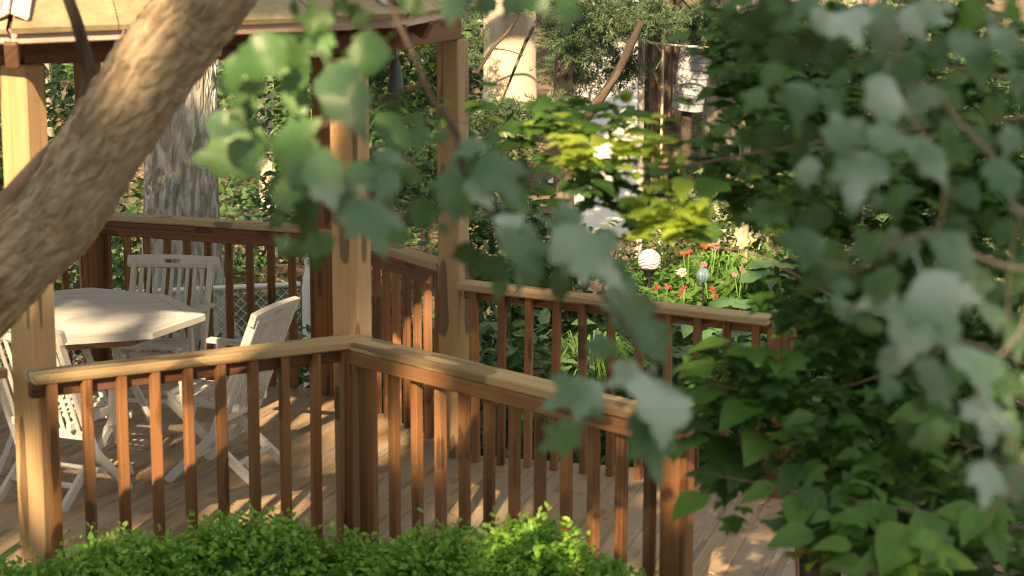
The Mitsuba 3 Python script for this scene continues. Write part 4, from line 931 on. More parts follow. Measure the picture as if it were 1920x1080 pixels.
(0.719,2.673,1.919,0.034,0.29,0.14,-0.95,0.63,-0.77,0.08,0.881548),
(0.609,2.612,1.972,0.048,-0.51,0.44,-0.74,-0.5,-0.85,-0.16,0.137112),
(0.617,2.745,1.906,0.042,-0.3,0.14,-0.94,-0.62,-0.78,0.08,0.742109),
(0.527,2.454,1.943,0.03,0.53,-0.69,-0.5,0.13,-0.51,0.85,2.13461),
(0.516,2.563,1.932,0.026,-0.22,-0.49,-0.84,-0,-0.86,0.51,1.76028),
(0.636,2.402,1.754,0.049,-0.89,0.06,-0.46,-0.28,-0.87,0.41,1.15323),
(0.627,2.377,1.682,0.033,0.49,-0.3,-0.82,-0.12,-0.95,0.28,1.65163),
(0.705,2.603,1.721,0.043,0.43,-0.57,-0.7,-0.35,-0.82,0.46,1.5172),
(0.652,2.531,1.676,0.047,0.94,0.05,-0.33,0.14,-0.96,0.25,0.971347),
(0.676,2.472,1.751,0.038,0.4,-0.24,-0.89,0.23,-0.91,0.35,1.00948),
(0.577,2.455,1.617,0.038,-0.33,0.37,-0.87,-0.54,-0.83,-0.15,0.310229),
(0.625,2.452,1.596,0.032,-0.27,-0.15,-0.95,-0.39,-0.88,0.25,1.10186),
(0.685,2.455,1.613,0.05,0.67,0.31,-0.68,0.5,-0.86,0.11,0.98386),
(0.711,2.583,1.618,0.03,0.07,-0.12,-0.99,0.03,-0.99,0.13,0),
(0.666,2.579,1.648,0.023,-0.23,-0.36,-0.91,0.5,-0.84,0.21,1.01144),
(0.703,2.583,1.612,0.025,0.88,-0.14,-0.45,0.03,-0.94,0.33,1.35627),
(0.574,2.66,1.741,0.046,0.3,-0.11,-0.95,-0.24,-0.97,0.04,0),
(0.581,2.613,1.758,0.035,-0.25,0.27,-0.93,-0.06,-0.96,-0.27,0),
(0.588,2.647,1.756,0.044,-0.28,0,-0.96,0.33,-0.94,-0.1,0.427277),
(0.563,2.625,1.62,0.043,-0.56,0.27,0.78,-0.28,-0.95,0.13,0),
(0.664,2.756,1.57,0.033,-0.63,-0.22,-0.75,0.16,-0.98,0.15,0),
(0.615,2.706,1.66,0.046,-0.95,-0.28,-0.12,0.31,-0.9,-0.3,0),
(0.702,2.685,1.834,0.045,-0.65,-0.31,-0.7,0.28,-0.95,0.16,0.796453),
(0.694,2.551,1.91,0.042,-0.76,-0.08,-0.64,-0.17,-0.93,0.33,0.533025),
(0.644,2.553,1.894,0.034,0.67,0.16,-0.73,0.22,-0.98,-0.02,0),
(0.58,2.655,2.08,0.047,0.89,0.09,-0.45,0.15,-0.99,0.08,0),
(0.572,2.694,2.101,0.028,0.58,-0.14,-0.81,-0.1,-0.99,0.1,0.427878),
(0.657,2.655,2.053,0.04,-0.13,-0.27,-0.96,0.27,-0.94,0.23,0),
(0.677,2.648,2.045,0.035,-0.67,0.08,-0.74,-0.09,-1,-0.03,0),
(0.685,2.538,2.17,0.037,-0.65,0.13,-0.75,-0.21,-0.98,0.02,0.572497),
(0.646,2.602,2.122,0.025,0.29,-0.22,-0.93,0.05,-0.97,0.25,0.478226),
(0.578,2.694,2.176,0.03,-0.91,-0.02,0.41,0.07,-0.99,0.12,0),
(0.45,2.626,2.075,0.04,-0.44,0.55,0.71,-0.49,-0.81,0.32,1.17481),
(0.473,2.739,2.037,0.036,-0.2,0,-0.98,-0.07,-1,0.01,0.186803),
(0.485,2.794,2.035,0.03,-0.96,-0.08,0.25,0.12,-0.98,0.13,0.0267654),
(0.585,2.698,2.081,0.029,0.79,0.23,0.57,0.28,-0.96,-0,0.472378),
(0.576,2.663,2.065,0.025,0.97,0.24,0.07,0.24,-0.97,0.07,0.346717)]
LEAVES_MAPLE = [(0.331,4.435,1.218,0.105,0.73,-0.67,-0.13,0.08,-0.11,0.99,1),
(0.461,4.463,1.225,0.158,-0.6,-0.8,-0.01,0.08,-0.07,0.99,0),
(0.511,4.414,1.216,0.098,-0.96,-0.28,-0.1,-0.06,-0.15,0.99,1),
(0.468,4.374,1.178,0.097,-0.84,0.54,0.03,-0.09,-0.19,0.98,1),
(0.526,4.442,1.178,0.122,-0.69,-0.69,-0.2,0.02,-0.29,0.96,0.5),
(0.414,4.41,1.182,0.132,-0.34,-0.91,-0.24,-0.36,-0.11,0.93,1.6),
(0.563,4.373,1.147,0.163,-0.42,-0.89,-0.15,0.06,-0.2,0.98,0),
(0.596,4.217,1.124,0.099,-0.85,-0.34,-0.39,-0.15,-0.55,0.82,0.6),
(0.44,4.246,1.094,0.13,-0.64,-0.7,-0.3,0.02,-0.41,0.91,3),
(0.481,4.267,1.128,0.11,-0.8,0.59,-0,-0.11,-0.15,0.98,0),
(0.531,4.354,1.141,0.125,-0.66,0.74,0.09,-0.09,-0.19,0.98,1),
(0.551,4.468,1.101,0.158,-0.4,-0.86,-0.32,-0.25,-0.24,0.94,0),
(0.653,4.026,1.071,0.122,-0.88,-0.43,-0.18,0.14,-0.62,0.77,2),
(0.625,4.087,1.047,0.091,-0.92,0.28,0.27,0.13,-0.44,0.89,0.4),
(0.763,3.986,1.098,0.084,-0.93,0.33,0.17,-0.06,-0.59,0.8,2),
(0.722,4.038,1.115,0.095,0.3,-0.79,-0.53,-0.38,-0.61,0.69,1),
(0.795,4.058,1.12,0.126,0.07,-0.92,-0.39,-0.09,-0.39,0.92,1),
(0.717,3.898,1.079,0.087,-1,0.05,-0.02,-0.04,-0.42,0.91,3),
(0.759,3.913,1.019,0.107,-0.94,-0.25,0.24,0.34,-0.59,0.73,2),
(0.833,3.879,1.127,0.19,-0.47,-0.83,-0.31,0.16,-0.42,0.89,3),
(0.8,3.847,1.114,0.125,0.17,-0.76,-0.63,0.28,-0.57,0.77,3),
(0.812,3.827,1.076,0.124,-0.9,-0.44,-0.01,0.23,-0.48,0.85,2),
(0.853,3.839,1.134,0.123,0.37,-0.64,-0.68,0.38,-0.56,0.74,2),
(0.896,3.962,1.137,0.148,-0.28,-0.83,-0.47,-0.05,-0.48,0.88,0.6),
(0.861,3.8,1.093,0.105,0.94,0,-0.35,0.3,-0.51,0.8,2),
(0.978,3.844,1.178,0.124,-0.53,-0.71,-0.47,-0.12,-0.49,0.86,2),
(0.978,3.844,1.174,0.116,0.14,-0.76,-0.63,-0.07,-0.64,0.76,2),
(0.977,3.854,1.153,0.099,-0.98,-0.09,0.2,0.2,-0.72,0.67,1),
(1.006,3.926,1.167,0.08,0.61,-0.65,-0.46,0.28,-0.37,0.89,1),
(1.007,3.929,1.097,0.09,0.36,-0.64,-0.68,0.2,-0.66,0.73,0.6),
(0.938,4.213,1.299,0.1,-0.95,-0.26,-0.19,0.1,-0.8,0.6,2.5),
(0.961,4.25,1.296,0.121,-0.22,-0.83,-0.51,-0.11,-0.5,0.86,2.5),
(0.966,4.241,1.291,0.095,0.33,-0.85,-0.41,0.04,-0.42,0.91,1.5),
(0.481,4.398,1.363,0.116,-0.98,0.04,-0.19,-0.19,-0.24,0.95,2),
(0.491,4.358,1.293,0.136,-0.79,0.62,0.02,-0.07,-0.11,0.99,1),
(0.521,4.437,1.411,0.141,-0.85,-0.52,-0.11,-0.06,-0.11,0.99,1),
(0.611,4.444,1.392,0.153,-0.82,-0.57,-0.02,0.01,-0.05,1,0.6),
(0.648,4.447,1.324,0.156,-0.78,-0.61,-0.13,0,-0.21,0.98,0.6),
(0.573,4.361,1.286,0.163,-0.64,-0.75,-0.16,-0.01,-0.2,0.98,1),
(0.593,4.384,1.209,0.179,-0.32,-0.94,-0.13,0.34,-0.24,0.91,0.6),
(0.654,4.239,1.167,0.115,-0.49,-0.68,-0.54,-0.19,-0.52,0.83,0),
(0.653,4.163,1.124,0.146,-0.24,-0.86,-0.45,-0.22,-0.41,0.89,0.6),
(0.653,4.137,1.145,0.103,0.35,-0.72,-0.6,-0.03,-0.64,0.76,0),
(0.274,4.59,1.859,0.065,-0.95,0.3,0.06,-0.03,-0.28,0.96,4),
(0.234,4.645,1.872,0.101,-0.45,-0.89,-0.07,0.18,-0.17,0.97,4),
(0.257,4.596,1.854,0.093,0.06,-0.98,-0.21,-0.04,-0.21,0.98,4),
(0.36,4.62,1.848,0.072,-0.75,-0.56,-0.36,-0.26,-0.25,0.93,4),
(0.341,4.669,1.852,0.098,0.78,0.62,0.07,0.06,-0.19,0.98,4),
(0.362,4.64,1.833,0.081,-0.07,-0.99,-0.15,0.02,-0.16,0.99,4),
(0.212,4.689,1.885,0.113,-0.98,0.2,0.07,0.02,-0.25,0.97,3),
(0.17,4.831,1.864,0.141,-0.89,-0.44,0.04,0.22,-0.37,0.9,2),
(0.115,4.757,1.885,0.15,-0.82,0.57,0.03,-0.16,-0.28,0.95,2),
(0.044,4.784,1.882,0.119,-0.96,0.27,-0.02,-0.1,-0.28,0.95,1.5),
(-0.034,4.901,1.928,0.095,-1,-0.01,-0.03,-0.03,-0.28,0.96,2),
(0.068,4.817,1.844,0.14,-0.97,-0.25,-0.05,-0.01,-0.16,0.99,1.5),
(0.125,4.865,1.919,0.135,-0.85,0.52,0.11,0.01,-0.2,0.98,1.2),
(0.267,4.879,1.921,0.133,-0.95,0.32,-0.02,-0.13,-0.31,0.94,1),
(0.363,4.911,1.911,0.13,-0.98,-0.17,-0.07,-0.04,-0.17,0.98,1),
(0.186,4.847,1.919,0.141,-0.74,-0.67,-0.08,0.05,-0.17,0.98,2.5),
(0.179,4.635,1.89,0.156,0.55,0.83,0.07,0.14,-0.18,0.97,3),
(0.269,4.722,1.874,0.099,0.89,-0.45,0.04,-0.12,-0.16,0.98,3),
(-0.066,4.897,1.895,0.051,0.99,0.11,-0.1,0.11,-0.17,0.98,4),
(-0.08,4.923,1.936,0.065,-0.69,-0.72,-0.07,0.09,-0.18,0.98,4),
(-0.318,5.018,1.916,0.064,0.82,-0.56,-0.1,-0.02,-0.2,0.98,4),
(-0.299,5.054,1.896,0.129,0.54,-0.84,-0.07,-0.23,-0.23,0.95,2),
(-0.088,5,1.975,0.065,1,-0.01,0,-0,-0.19,0.98,3),
(0.442,4.195,1.753,0.109,-0.99,0.1,-0.1,-0.13,-0.44,0.89,4),
(0.348,4.188,1.737,0.1,-0.97,0.24,-0.03,-0.15,-0.5,0.85,4),
(0.381,4.241,1.822,0.093,-0.12,-0.88,-0.46,-0.02,-0.46,0.89,4),
(0.462,4.35,1.807,0.111,-0.32,-0.89,-0.31,-0.07,-0.3,0.95,3),
(0.365,4.318,1.718,0.151,-0.42,-0.9,-0.09,0.22,-0.19,0.96,4),
(0.316,4.213,1.693,0.072,-0.94,-0.35,0.05,0.2,-0.4,0.89,4),
(0.463,4.189,1.702,0.128,-0.98,0.17,0.06,-0.08,-0.7,0.71,1.6),
(0.364,4.232,1.754,0.054,-0.71,0.67,0.2,0.03,-0.26,0.97,4),
(0.279,4.528,1.796,0.06,0.34,-0.93,-0.13,-0.01,-0.14,0.99,4),
(0.317,4.526,1.77,0.053,0.12,-0.97,-0.22,0.1,-0.21,0.97,4),
(0.332,4.529,1.822,0.059,0.02,-0.99,-0.14,-0.19,-0.14,0.97,3.5),
(0.385,4.532,1.826,0.067,-0.08,-0.96,-0.27,0.21,-0.28,0.94,3),
(0.193,4.626,1.749,0.054,-0.24,-0.94,-0.24,0.06,-0.26,0.96,3.5),
(0.174,4.633,1.783,0.068,0.16,-0.96,-0.24,-0.02,-0.25,0.97,3),
(0.153,4.621,1.774,0.069,-0.71,-0.62,-0.33,-0.22,-0.25,0.94,0),
(0.153,4.649,1.785,0.102,0.27,-0.96,-0.07,-0.23,-0.14,0.96,0),
(0.198,4.649,1.767,0.102,0.15,-0.96,-0.23,0.15,-0.21,0.97,0),
(0.237,4.65,1.74,0.102,-0.1,-0.97,-0.2,0.04,-0.21,0.98,0),
(0.243,4.63,1.763,0.082,0.65,-0.74,-0.17,0.03,-0.2,0.98,0),
(0.257,4.646,1.715,0.094,0.01,-0.97,-0.23,-0.03,-0.23,0.97,0),
(0.205,4.621,1.722,0.068,-0.72,-0.6,-0.33,-0.18,-0.3,0.94,0),
(0.126,4.649,1.728,0.102,-0.21,-0.96,-0.21,-0.09,-0.19,0.98,0.3),
(0.319,4.534,1.741,0.091,-0.65,-0.75,-0.13,-0.06,-0.13,0.99,0),
(0.242,4.586,1.791,0.056,-0.86,0.5,0.1,-0.03,-0.25,0.97,0),
(0.313,4.55,1.73,0.1,0.03,-0.99,-0.14,0.06,-0.13,0.99,0),
(0.283,4.541,1.696,0.084,-0.14,-0.98,-0.11,0.26,-0.14,0.95,0),
(0.108,4.709,1.736,0.074,-0.96,-0.25,-0.14,-0.08,-0.23,0.97,0.3),
(0.072,4.738,1.789,0.095,0.55,-0.8,-0.24,0.15,-0.19,0.97,0),
(0.314,4.424,1.793,0.078,0.76,-0.6,-0.23,0.12,-0.22,0.97,0),
(0.403,4.443,1.805,0.098,-0.46,-0.89,-0.05,0.22,-0.16,0.96,0),
(0.32,4.361,1.813,0.106,0.68,0.73,0.03,0.16,-0.2,0.97,0)]
CLUMPS_MAPLE = [(0.6, 4.9, 2.03, 0.095, 0.136, 60.0), (0.76, 4.9, 1.89, 0.163, 0.123, 80.0), (0.9, 4.9, 1.75, 0.177, 0.123, 80.0), (1.05, 4.9, 1.86, 0.163, 0.136, 80.0), (1.23, 4.9, 1.86, 0.095, 0.177, 60.0), (1.08, 4.8, 1.56, 0.173, 0.107, 70.0), (0.29, 4.72, 1.74, 0.197, 0.063, 60.0), (0.79, 4.4, 0.94, 0.134, 0.073, 34.0), (0.98, 4.5, 0.97, 0.15, 0.1, 46.0), (0.71, 4.6, 1.0, 0.089, 0.077, 20.0), (1.14, 4.3, 0.98, 0.096, 0.096, 30.0), (0.53, 4.5, 1.05, 0.075, 0.062, 9.0), (0.24, 4.6, 1.86, 0.192, 0.033, 60.0), (0.37, 4.25, 1.75, 0.1, 0.047, 46.0), (0.72, 5.2, 1.99, 0.188, 0.13, 150.0), (0.94, 5.3, 1.97, 0.221, 0.191, 220.0), (1.23, 5.3, 2.02, 0.236, 0.177, 220.0), (0.78, 5.2, 1.72, 0.246, 0.144, 180.0), (1.08, 5.2, 1.64, 0.26, 0.188, 260.0), (1.29, 5.2, 1.64, 0.173, 0.217, 190.0), (0.91, 5.1, 1.4, 0.184, 0.142, 150.0), (1.07, 5.1, 1.31, 0.283, 0.156, 150.0), (1.26, 5.0, 1.24, 0.167, 0.181, 110.0), (0.63, 5.0, 1.15, 0.153, 0.083, 50.0), (0.94, 5.0, 1.1, 0.278, 0.125, 150.0), (1.2, 4.9, 1.0, 0.204, 0.15, 120.0), (0.86, 4.7, 0.96, 0.17, 0.091, 60.0), (1.11, 4.6, 0.88, 0.192, 0.089, 90.0), (0.86, 4.3, 0.93, 0.143, 0.048, 40.0), (0.06, 5.2, 1.76, 0.13, 0.036, 14.0), (0.55, 5.0, 2.11, 0.083, 0.056, 20.0), (0.57, 4.5, 2.13, 0.138, 0.075, 45.0), (0.56, 4.6, 1.95, 0.096, 0.07, 16.0), (0.77, 4.6, 1.78, 0.256, 0.115, 75.0), (0.67, 4.6, 1.72, 0.179, 0.057, 45.0), (0.38, 4.5, 1.71, 0.138, 0.056, 16.0), (0.82, 4.6, 1.39, 0.243, 0.141, 150.0), (0.6, 4.5, 1.34, 0.163, 0.075, 50.0), (0.87, 4.4, 1.21, 0.281, 0.147, 140.0), (0.64, 4.4, 1.21, 0.147, 0.134, 50.0), (0.48, 4.4, 1.29, 0.098, 0.067, 16.0), (0.95, 4.2, 1.06, 0.222, 0.128, 65.0), (0.72, 4.2, 1.1, 0.128, 0.105, 28.0), (1.15, 4.6, 1.53, 0.153, 0.256, 75.0), (1.07, 4.7, 1.94, 0.235, 0.235, 85.0), (0.12, 4.9, 1.9, 0.231, 0.054, 42.0), (0.33, 4.9, 1.91, 0.163, 0.049, 28.0), (-0.22, 5.0, 1.9, 0.097, 0.031, 6.0), (0.2, 4.7, 1.75, 0.111, 0.065, 18.0), (0.47, 4.7, 1.84, 0.118, 0.065, 22.0)]

# ================================================================== the leaning tree in front of the deck
# points to be sunlit: crown leaves on their rays are cut out (point, radius)
GAPS = [((-1.70, 8.75, 0.68), 0.10), ((-2.2, 8.7, 0.68), 0.06), ((-2.1, 8.2, 0.66), 0.08), ((-1.70, 6.45, 0.25), 0.30), ((-1.72, 6.45, 1.75), 0.26), ((-0.63, 7.1, 1.35), 0.14), ((-0.62, 7.1, 1.75), 0.10),
        ((-1.37, 6.5, 0.82), 0.14), ((-1.2, 6.65, 0.6), 0.08), ((-0.50, 9.3, 0.35), 0.16), ((-0.62, 9.5, 0.55), 0.10), ((-0.31, 8.75, 0.62), 0.12), ((-0.30, 8.75, 1.0), 0.07),
        ((-0.58, 8.7, 0.0), 0.22), ((-1.30, 7.5, 0.0), 0.24), ((-1.05, 7.7, 0.0), 0.20), ((-0.75, 9.3, 0.0), 0.14), ((-0.1, 8.0, 0.0), 0.12), ((-1.85, 7.3, 0.0), 0.16), ((-1.35, 8.30, 0.22), 0.07), ((0.42, 6.12, 0.82), 0.09), ((0.10, 6.4, 0.25), 0.09), ((0.30, 6.25, 0.3), 0.08),
        ((-1.5, 6.6, 2.2), 0.35), ((-1.17, 4.72, 1.60), 0.15), ((-0.86, 4.72, 2.15), 0.15), ((-1.27, 4.72, 1.47), 0.12), ((-1.06, 4.72, 1.92), 0.05),
        ((0.26, 4.6, 1.75), 0.06), ((0.17, 4.7, 1.82), 0.07), ((0.0, 4.85, 1.90), 0.06), ((0.36, 4.25, 1.62), 0.10), ((0.30, 4.25, 1.60), 0.08), ((0.1, 4.8, 1.82), 0.06), ((0.9, 3.9, 0.95), 0.10),
        ((0.95, 7.4, 0.0), 0.12), ((-1.9, 9.0, 0.38), 0.10), ((-1.98, 8.15, 0.38), 0.20), ((-1.75, 6.4, 0.5), 0.10), ((-2.0, 6.1, 0.4), 0.2), ((0.1, 6.0, 0.55), 0.2), ((-1.2, 6.1, 0.45), 0.12),
        ((0.9, 12.5, 0.4), 0.35), ((1.3, 12.0, 0.4), 0.45), ((1.6, 12.8, 0.4), 0.35), ((1.2, 10.6, 0.35), 0.25), ((0.45, 10.3, 0.2), 0.25), ((-1.5, 12.5, 0.0), 0.3), ((-0.05, 24.0, 1.2), 1.0), ((0.0, 24.0, 2.0), 1.0), ((1.3, 28.0, -0.5), 1.3), ((1.6, 32, 0.0), 1.2), ((-1.5, 19.0, -0.5), 0.5), ((-0.6, 17.0, -0.5), 0.4)]
def sunlit(P, extra=0.05):
    """True where a leaf at P would stand in one of the gaps."""
    hit = np.zeros(len(P), bool)
    for c, r in GAPS:
        w = P - np.asarray(c)
        t = w @ SUN
        d = np.linalg.norm(w - t[:, None] * SUN, axis=1)
        hit |= (t > 0.9) & (d < r + extra)
    return hit

lt = thing('leaning_tree', 'thick tan trunk leaning across the left foreground, with grey-green leaves hanging from it', 'tree')
trunk_pts = [(-2.6, 4.95, -0.85), (-1.95, 4.88, 0.80), (-1.32, 4.8, 1.475), (-1.15, 4.8, 1.65), (-1.03, 4.8, 1.83), (-0.885, 4.8, 2.04), (-0.755, 4.8, 2.20), (-0.45, 4.7, 2.60), (-0.05, 4.3, 3.2), (0.25, 3.6, 4.1), (0.2, 2.8, 5.2)]
b1 = ring_noise(3, 1.0, 1.3, 1.0, False, 2)
def fore_bump(a, s):
    th = a * 6.2832
    w = meshkit.fbm(np.stack([np.cos(th) * 2 + 3, np.sin(th) * 2 + 3, s * 6.0], -1), 2, 14) - 0.5
    g = meshkit.fbm(np.stack([np.cos(th + w * 0.5) * 6.0 + 20, np.sin(th + w * 0.5) * 6.0 + 20, s * 17.0 + w], -1), 2, 4)
    fine = meshkit.fbm(np.stack([np.cos(th) * 9 + 30, np.sin(th) * 9 + 30, s * 34.0], -1), 2, 6) - 0.5
    big = meshkit.fbm(np.stack([np.cos(th) * 1.2 + 9, np.sin(th) * 1.2 + 9, s * 3.0], -1), 2, 8) - 0.5
    return -0.008 * np.clip(1 - np.abs(2 * g - 1) * 3.8, 0, 1) + 0.012 * big + 0.008 * (g - 0.5) + 0.010 * fine
add_mesh(lt, 'trunk', 'bark_tan', *(lambda m: (m[:2], True, m[2]))(tube(trunk_pts, [0.135, 0.118, 0.108, 0.106, 0.106, 0.106, 0.105, 0.10, 0.09, 0.075, 0.05], 150, 760, fore_bump)))
br = tube([(-1.36, 5.02, 1.63), (-1.255, 5.05, 1.747), (-1.15, 5.05, 1.86), (-1.108, 5.05, 1.986), (-1.128, 5.05, 2.11), (-1.158, 5.05, 2.21), (-1.22, 5.0, 2.45)], [0.034, 0.030, 0.024, 0.020, 0.017, 0.015, 0.011], 14, 40, ring_noise(6, 2, 8, 0.003))
add_mesh(lt, 'branch', 'bark_dark', br[:2], True, br[2])
limbs = []
for q in ([(0.25, 3.6, 4.1), (-0.6, 2.6, 4.9), (-1.9, 1.6, 5.2), (-3.2, 0.9, 5.0)], [(0.25, 3.6, 4.1), (0.9, 2.3, 4.6), (1.7, 1.2, 4.9)], [(0.2, 2.8, 5.2), (-0.3, 1.4, 6.2), (-0.9, 0.3, 6.9)],
          [(-0.05, 4.3, 3.2), (-0.02, 3.5, 2.75), (-0.05, 3.0, 2.40), (-0.10, 2.88, 2.16)]):
    limbs.append(tube(q, np.linspace(0.035, 0.008, len(q)), 8, 16))
limbs = limbs[:3] + [tube([(-0.05, 4.3, 3.2), (-0.15, 3.6, 2.75), (-0.25, 3.1, 2.42), (-0.13, 2.9, 2.105), (-0.10, 2.85, 2.06), (-0.078, 2.8, 2.028), (-0.068, 2.75, 1.98), (-0.02, 2.68, 1.93), (0.06, 2.62, 1.88), (0.13, 2.56, 1.83), (0.17, 2.52, 1.77)],
                          [0.010, 0.005, 0.0025, 0.0040, 0.005, 0.0045, 0.004, 0.0035, 0.003, 0.0025, 0.002], 8, 50),
                     tube([(-0.13, 2.9, 2.105), (-0.2, 2.85, 2.08), (-0.27, 2.85, 2.05), (-0.33, 2.88, 2.02)], [0.0035, 0.003, 0.0025, 0.002], 6, 14)]
for k, m in enumerate(limbs):
    add_mesh(lt, 'limb', 'bark_dark', m[:2], True, m[2])

def leaf_parts(holder, rows, kind):
    """Every large leaf is a part of its tree; each keeps its own place and bend"""
    for (x, y, z, L, ax, ay, az, nx, ny, nz, tone) in rows:
        if kind == 'broad':
            mat = 'leaf_dark' if tone < 0.5 else 'leaf_grey' if tone < 1.75 else 'leaf_half_glare' if tone < 2.35 else 'leaf_sky_glare' if tone < 3.5 else 'leaf_fresh'
            v = int(rng.integers(0, 5))
        else:
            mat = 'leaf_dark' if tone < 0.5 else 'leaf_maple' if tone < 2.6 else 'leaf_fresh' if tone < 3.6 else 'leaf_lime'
            v = int(rng.choice([0, 1, 2, 3, 4, 3, 4, 3, 4])) if tone < 3.3 else int(rng.integers(3, 5))
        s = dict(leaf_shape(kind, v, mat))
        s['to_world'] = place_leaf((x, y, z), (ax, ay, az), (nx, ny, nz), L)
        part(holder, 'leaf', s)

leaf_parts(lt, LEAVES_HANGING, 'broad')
cr = np.random.default_rng(77)
def crown_mesh(blobs, size, zmin, gap=0.05):
    P, O = [], []
    for c, r, n in blobs:
        p, o = cloud(c, r, n, 12, 0.24, 0.1, zmin, cr)
        P.append(p); O.append(o)
    P, O = np.vstack(P), np.vstack(O)
    keep = ~sunlit(P, gap)
    return foliage(P[keep], O[keep], size, SIMPLE, 0.5, 0.3, cr)
add_mesh(lt, 'crown', 'leaf_crown', crown_mesh([((-0.2, 3.2, 5.2), (1.6, 1.2, 1.2), 900), ((-2.2, 2.2, 5.4), (1.6, 1.2, 1.0), 700)], 0.15, 3.6), kind='stuff')
# unseen tree up-sun behind the viewpoint, its crown shaped to dapple the deck
st = thing('shade_tree', 'tall leafy tree behind the viewpoint whose dappled shade lies over the deck', 'tree')
m = tube([(-4.6, -8.0, -1.0), (-4.4, -8.0, 2.0), (-4.0, -7.8, 5.0), (-3.2, -7.5, 8.0), (-2.5, -7.2, 11.0)], [0.34, 0.28, 0.24, 0.18, 0.07], 24, 60, ring_noise(12, 4, 3, 0.02))
add_mesh(st, 'trunk', 'bark_brown', m[:2], True, m[2])
SB = [((-2.6, -7.0, 8.2), (2.6, 1.3, 2.2), 9500), ((0.2, -7.2, 8.4), (2.4, 1.3, 2.2), 8500), ((-1.3, -6.8, 10.6), (3.2, 1.3, 1.5), 6500), ((-1.2, -7.0, 6.2), (3.4, 1.2, 1.2), 7200), ((-5.0, -7.4, 8.6), (1.8, 1.3, 2.0), 2600), ((1.9, -7.0, 6.8), (1.5, 1.2, 1.6), 2200), ((-5.4, -7.2, 11.8), (2.6, 1.3, 2.2), 6500)]
for c, r, n in SB:
    mm = tube([(-3.4, -7.6, min(c[2] - 0.8, 7.2)), tuple((np.array([-3.4, -7.6, min(c[2] - 0.8, 7.2)]) + np.array(c)) / 2 + np.array([0, 0, 0.25])), c], [0.11, 0.08, 0.03], 9)
    add_mesh(st, 'limb', 'bark_brown', mm[:2], True, mm[2])
add_mesh(st, 'crown', 'leaf_crown', crown_mesh(SB, 0.20, 4.0, 0.075), kind='stuff')

# ================================================================== broad-leaved tree at the right, very near
bt = thing('broadleaf_tree', 'blurred near branches with large grey-green leaves along the right edge', 'tree')
add_mesh(bt, 'trunk', 'bark_tan', *(lambda m: (m[:2], True, m[2]))(tube([(1.9, 2.2, -0.9), (1.75, 2.25, 0.8), (1.55, 2.3, 2.0), (1.4, 2.3, 3.4)], [0.09, 0.075, 0.06, 0.04], 20, 40, ring_noise(5, 3, 5, 0.006))))
for q, r in (([(1.55, 2.3, 2.0), (1.1, 2.4, 2.02), (0.80, 2.42, 1.95), (0.645, 2.40, 1.97), (0.63, 2.45, 2.02), (0.58, 2.5, 2.08), (0.55, 2.5, 2.12), (0.51, 2.5, 2.13), (0.495, 2.48, 2.17), (0.49, 2.45, 2.24)], [0.03, 0.016, 0.012, 0.010, 0.0085, 0.0075, 0.006, 0.005, 0.004, 0.003]),
             ([(0.80, 2.42, 1.95), (0.66, 2.4, 1.90), (0.565, 2.42, 1.925), (0.54, 2.43, 1.937), (0.50, 2.45, 1.93), (0.48, 2.5, 1.895), (0.455, 2.5, 1.885), (0.40, 2.5, 1.895)], [0.010, 0.008, 0.0065, 0.006, 0.0055, 0.005, 0.0045, 0.003]),
             ([(0.54, 2.43, 1.937), (0.545, 2.41, 1.97), (0.543, 2.4, 2.01)], [0.0055, 0.005, 0.004]), ([(0.51, 2.5, 2.13), (0.50, 2.4, 2.09), (0.53, 2.4, 2.055)], [0.004, 0.0035, 0.003]),
             ([(0.645, 2.40, 1.97), (0.64, 2.42, 1.94), (0.635, 2.42, 1.88), (0.63, 2.40, 1.80)], [0.004, 0.0035, 0.003, 0.002]), ([(0.66, 2.4, 1.90), (0.62, 2.3, 1.84), (0.55, 2.22, 1.78), (0.60, 2.2, 1.70), (0.58, 2.28, 1.60)], [0.007, 0.006, 0.005, 0.004, 0.003]),
             ([(0.48, 2.5, 1.895), (0.485, 2.46, 1.86), (0.50, 2.42, 1.82)], [0.004, 0.0035, 0.003]), ([(0.9, 2.42, 2.05), (0.70, 2.42, 2.14), (0.62, 2.42, 2.20), (0.55, 2.42, 2.28)], [0.010, 0.008, 0.006, 0.004])):
    m = tube(q, np.array(r) * 0.38, 8, 8 * len(q))
    add_mesh(bt, 'limb', 'twig', m[:2], True, m[2])
leaf_parts(bt, LEAVES_RIGHT, 'broad')

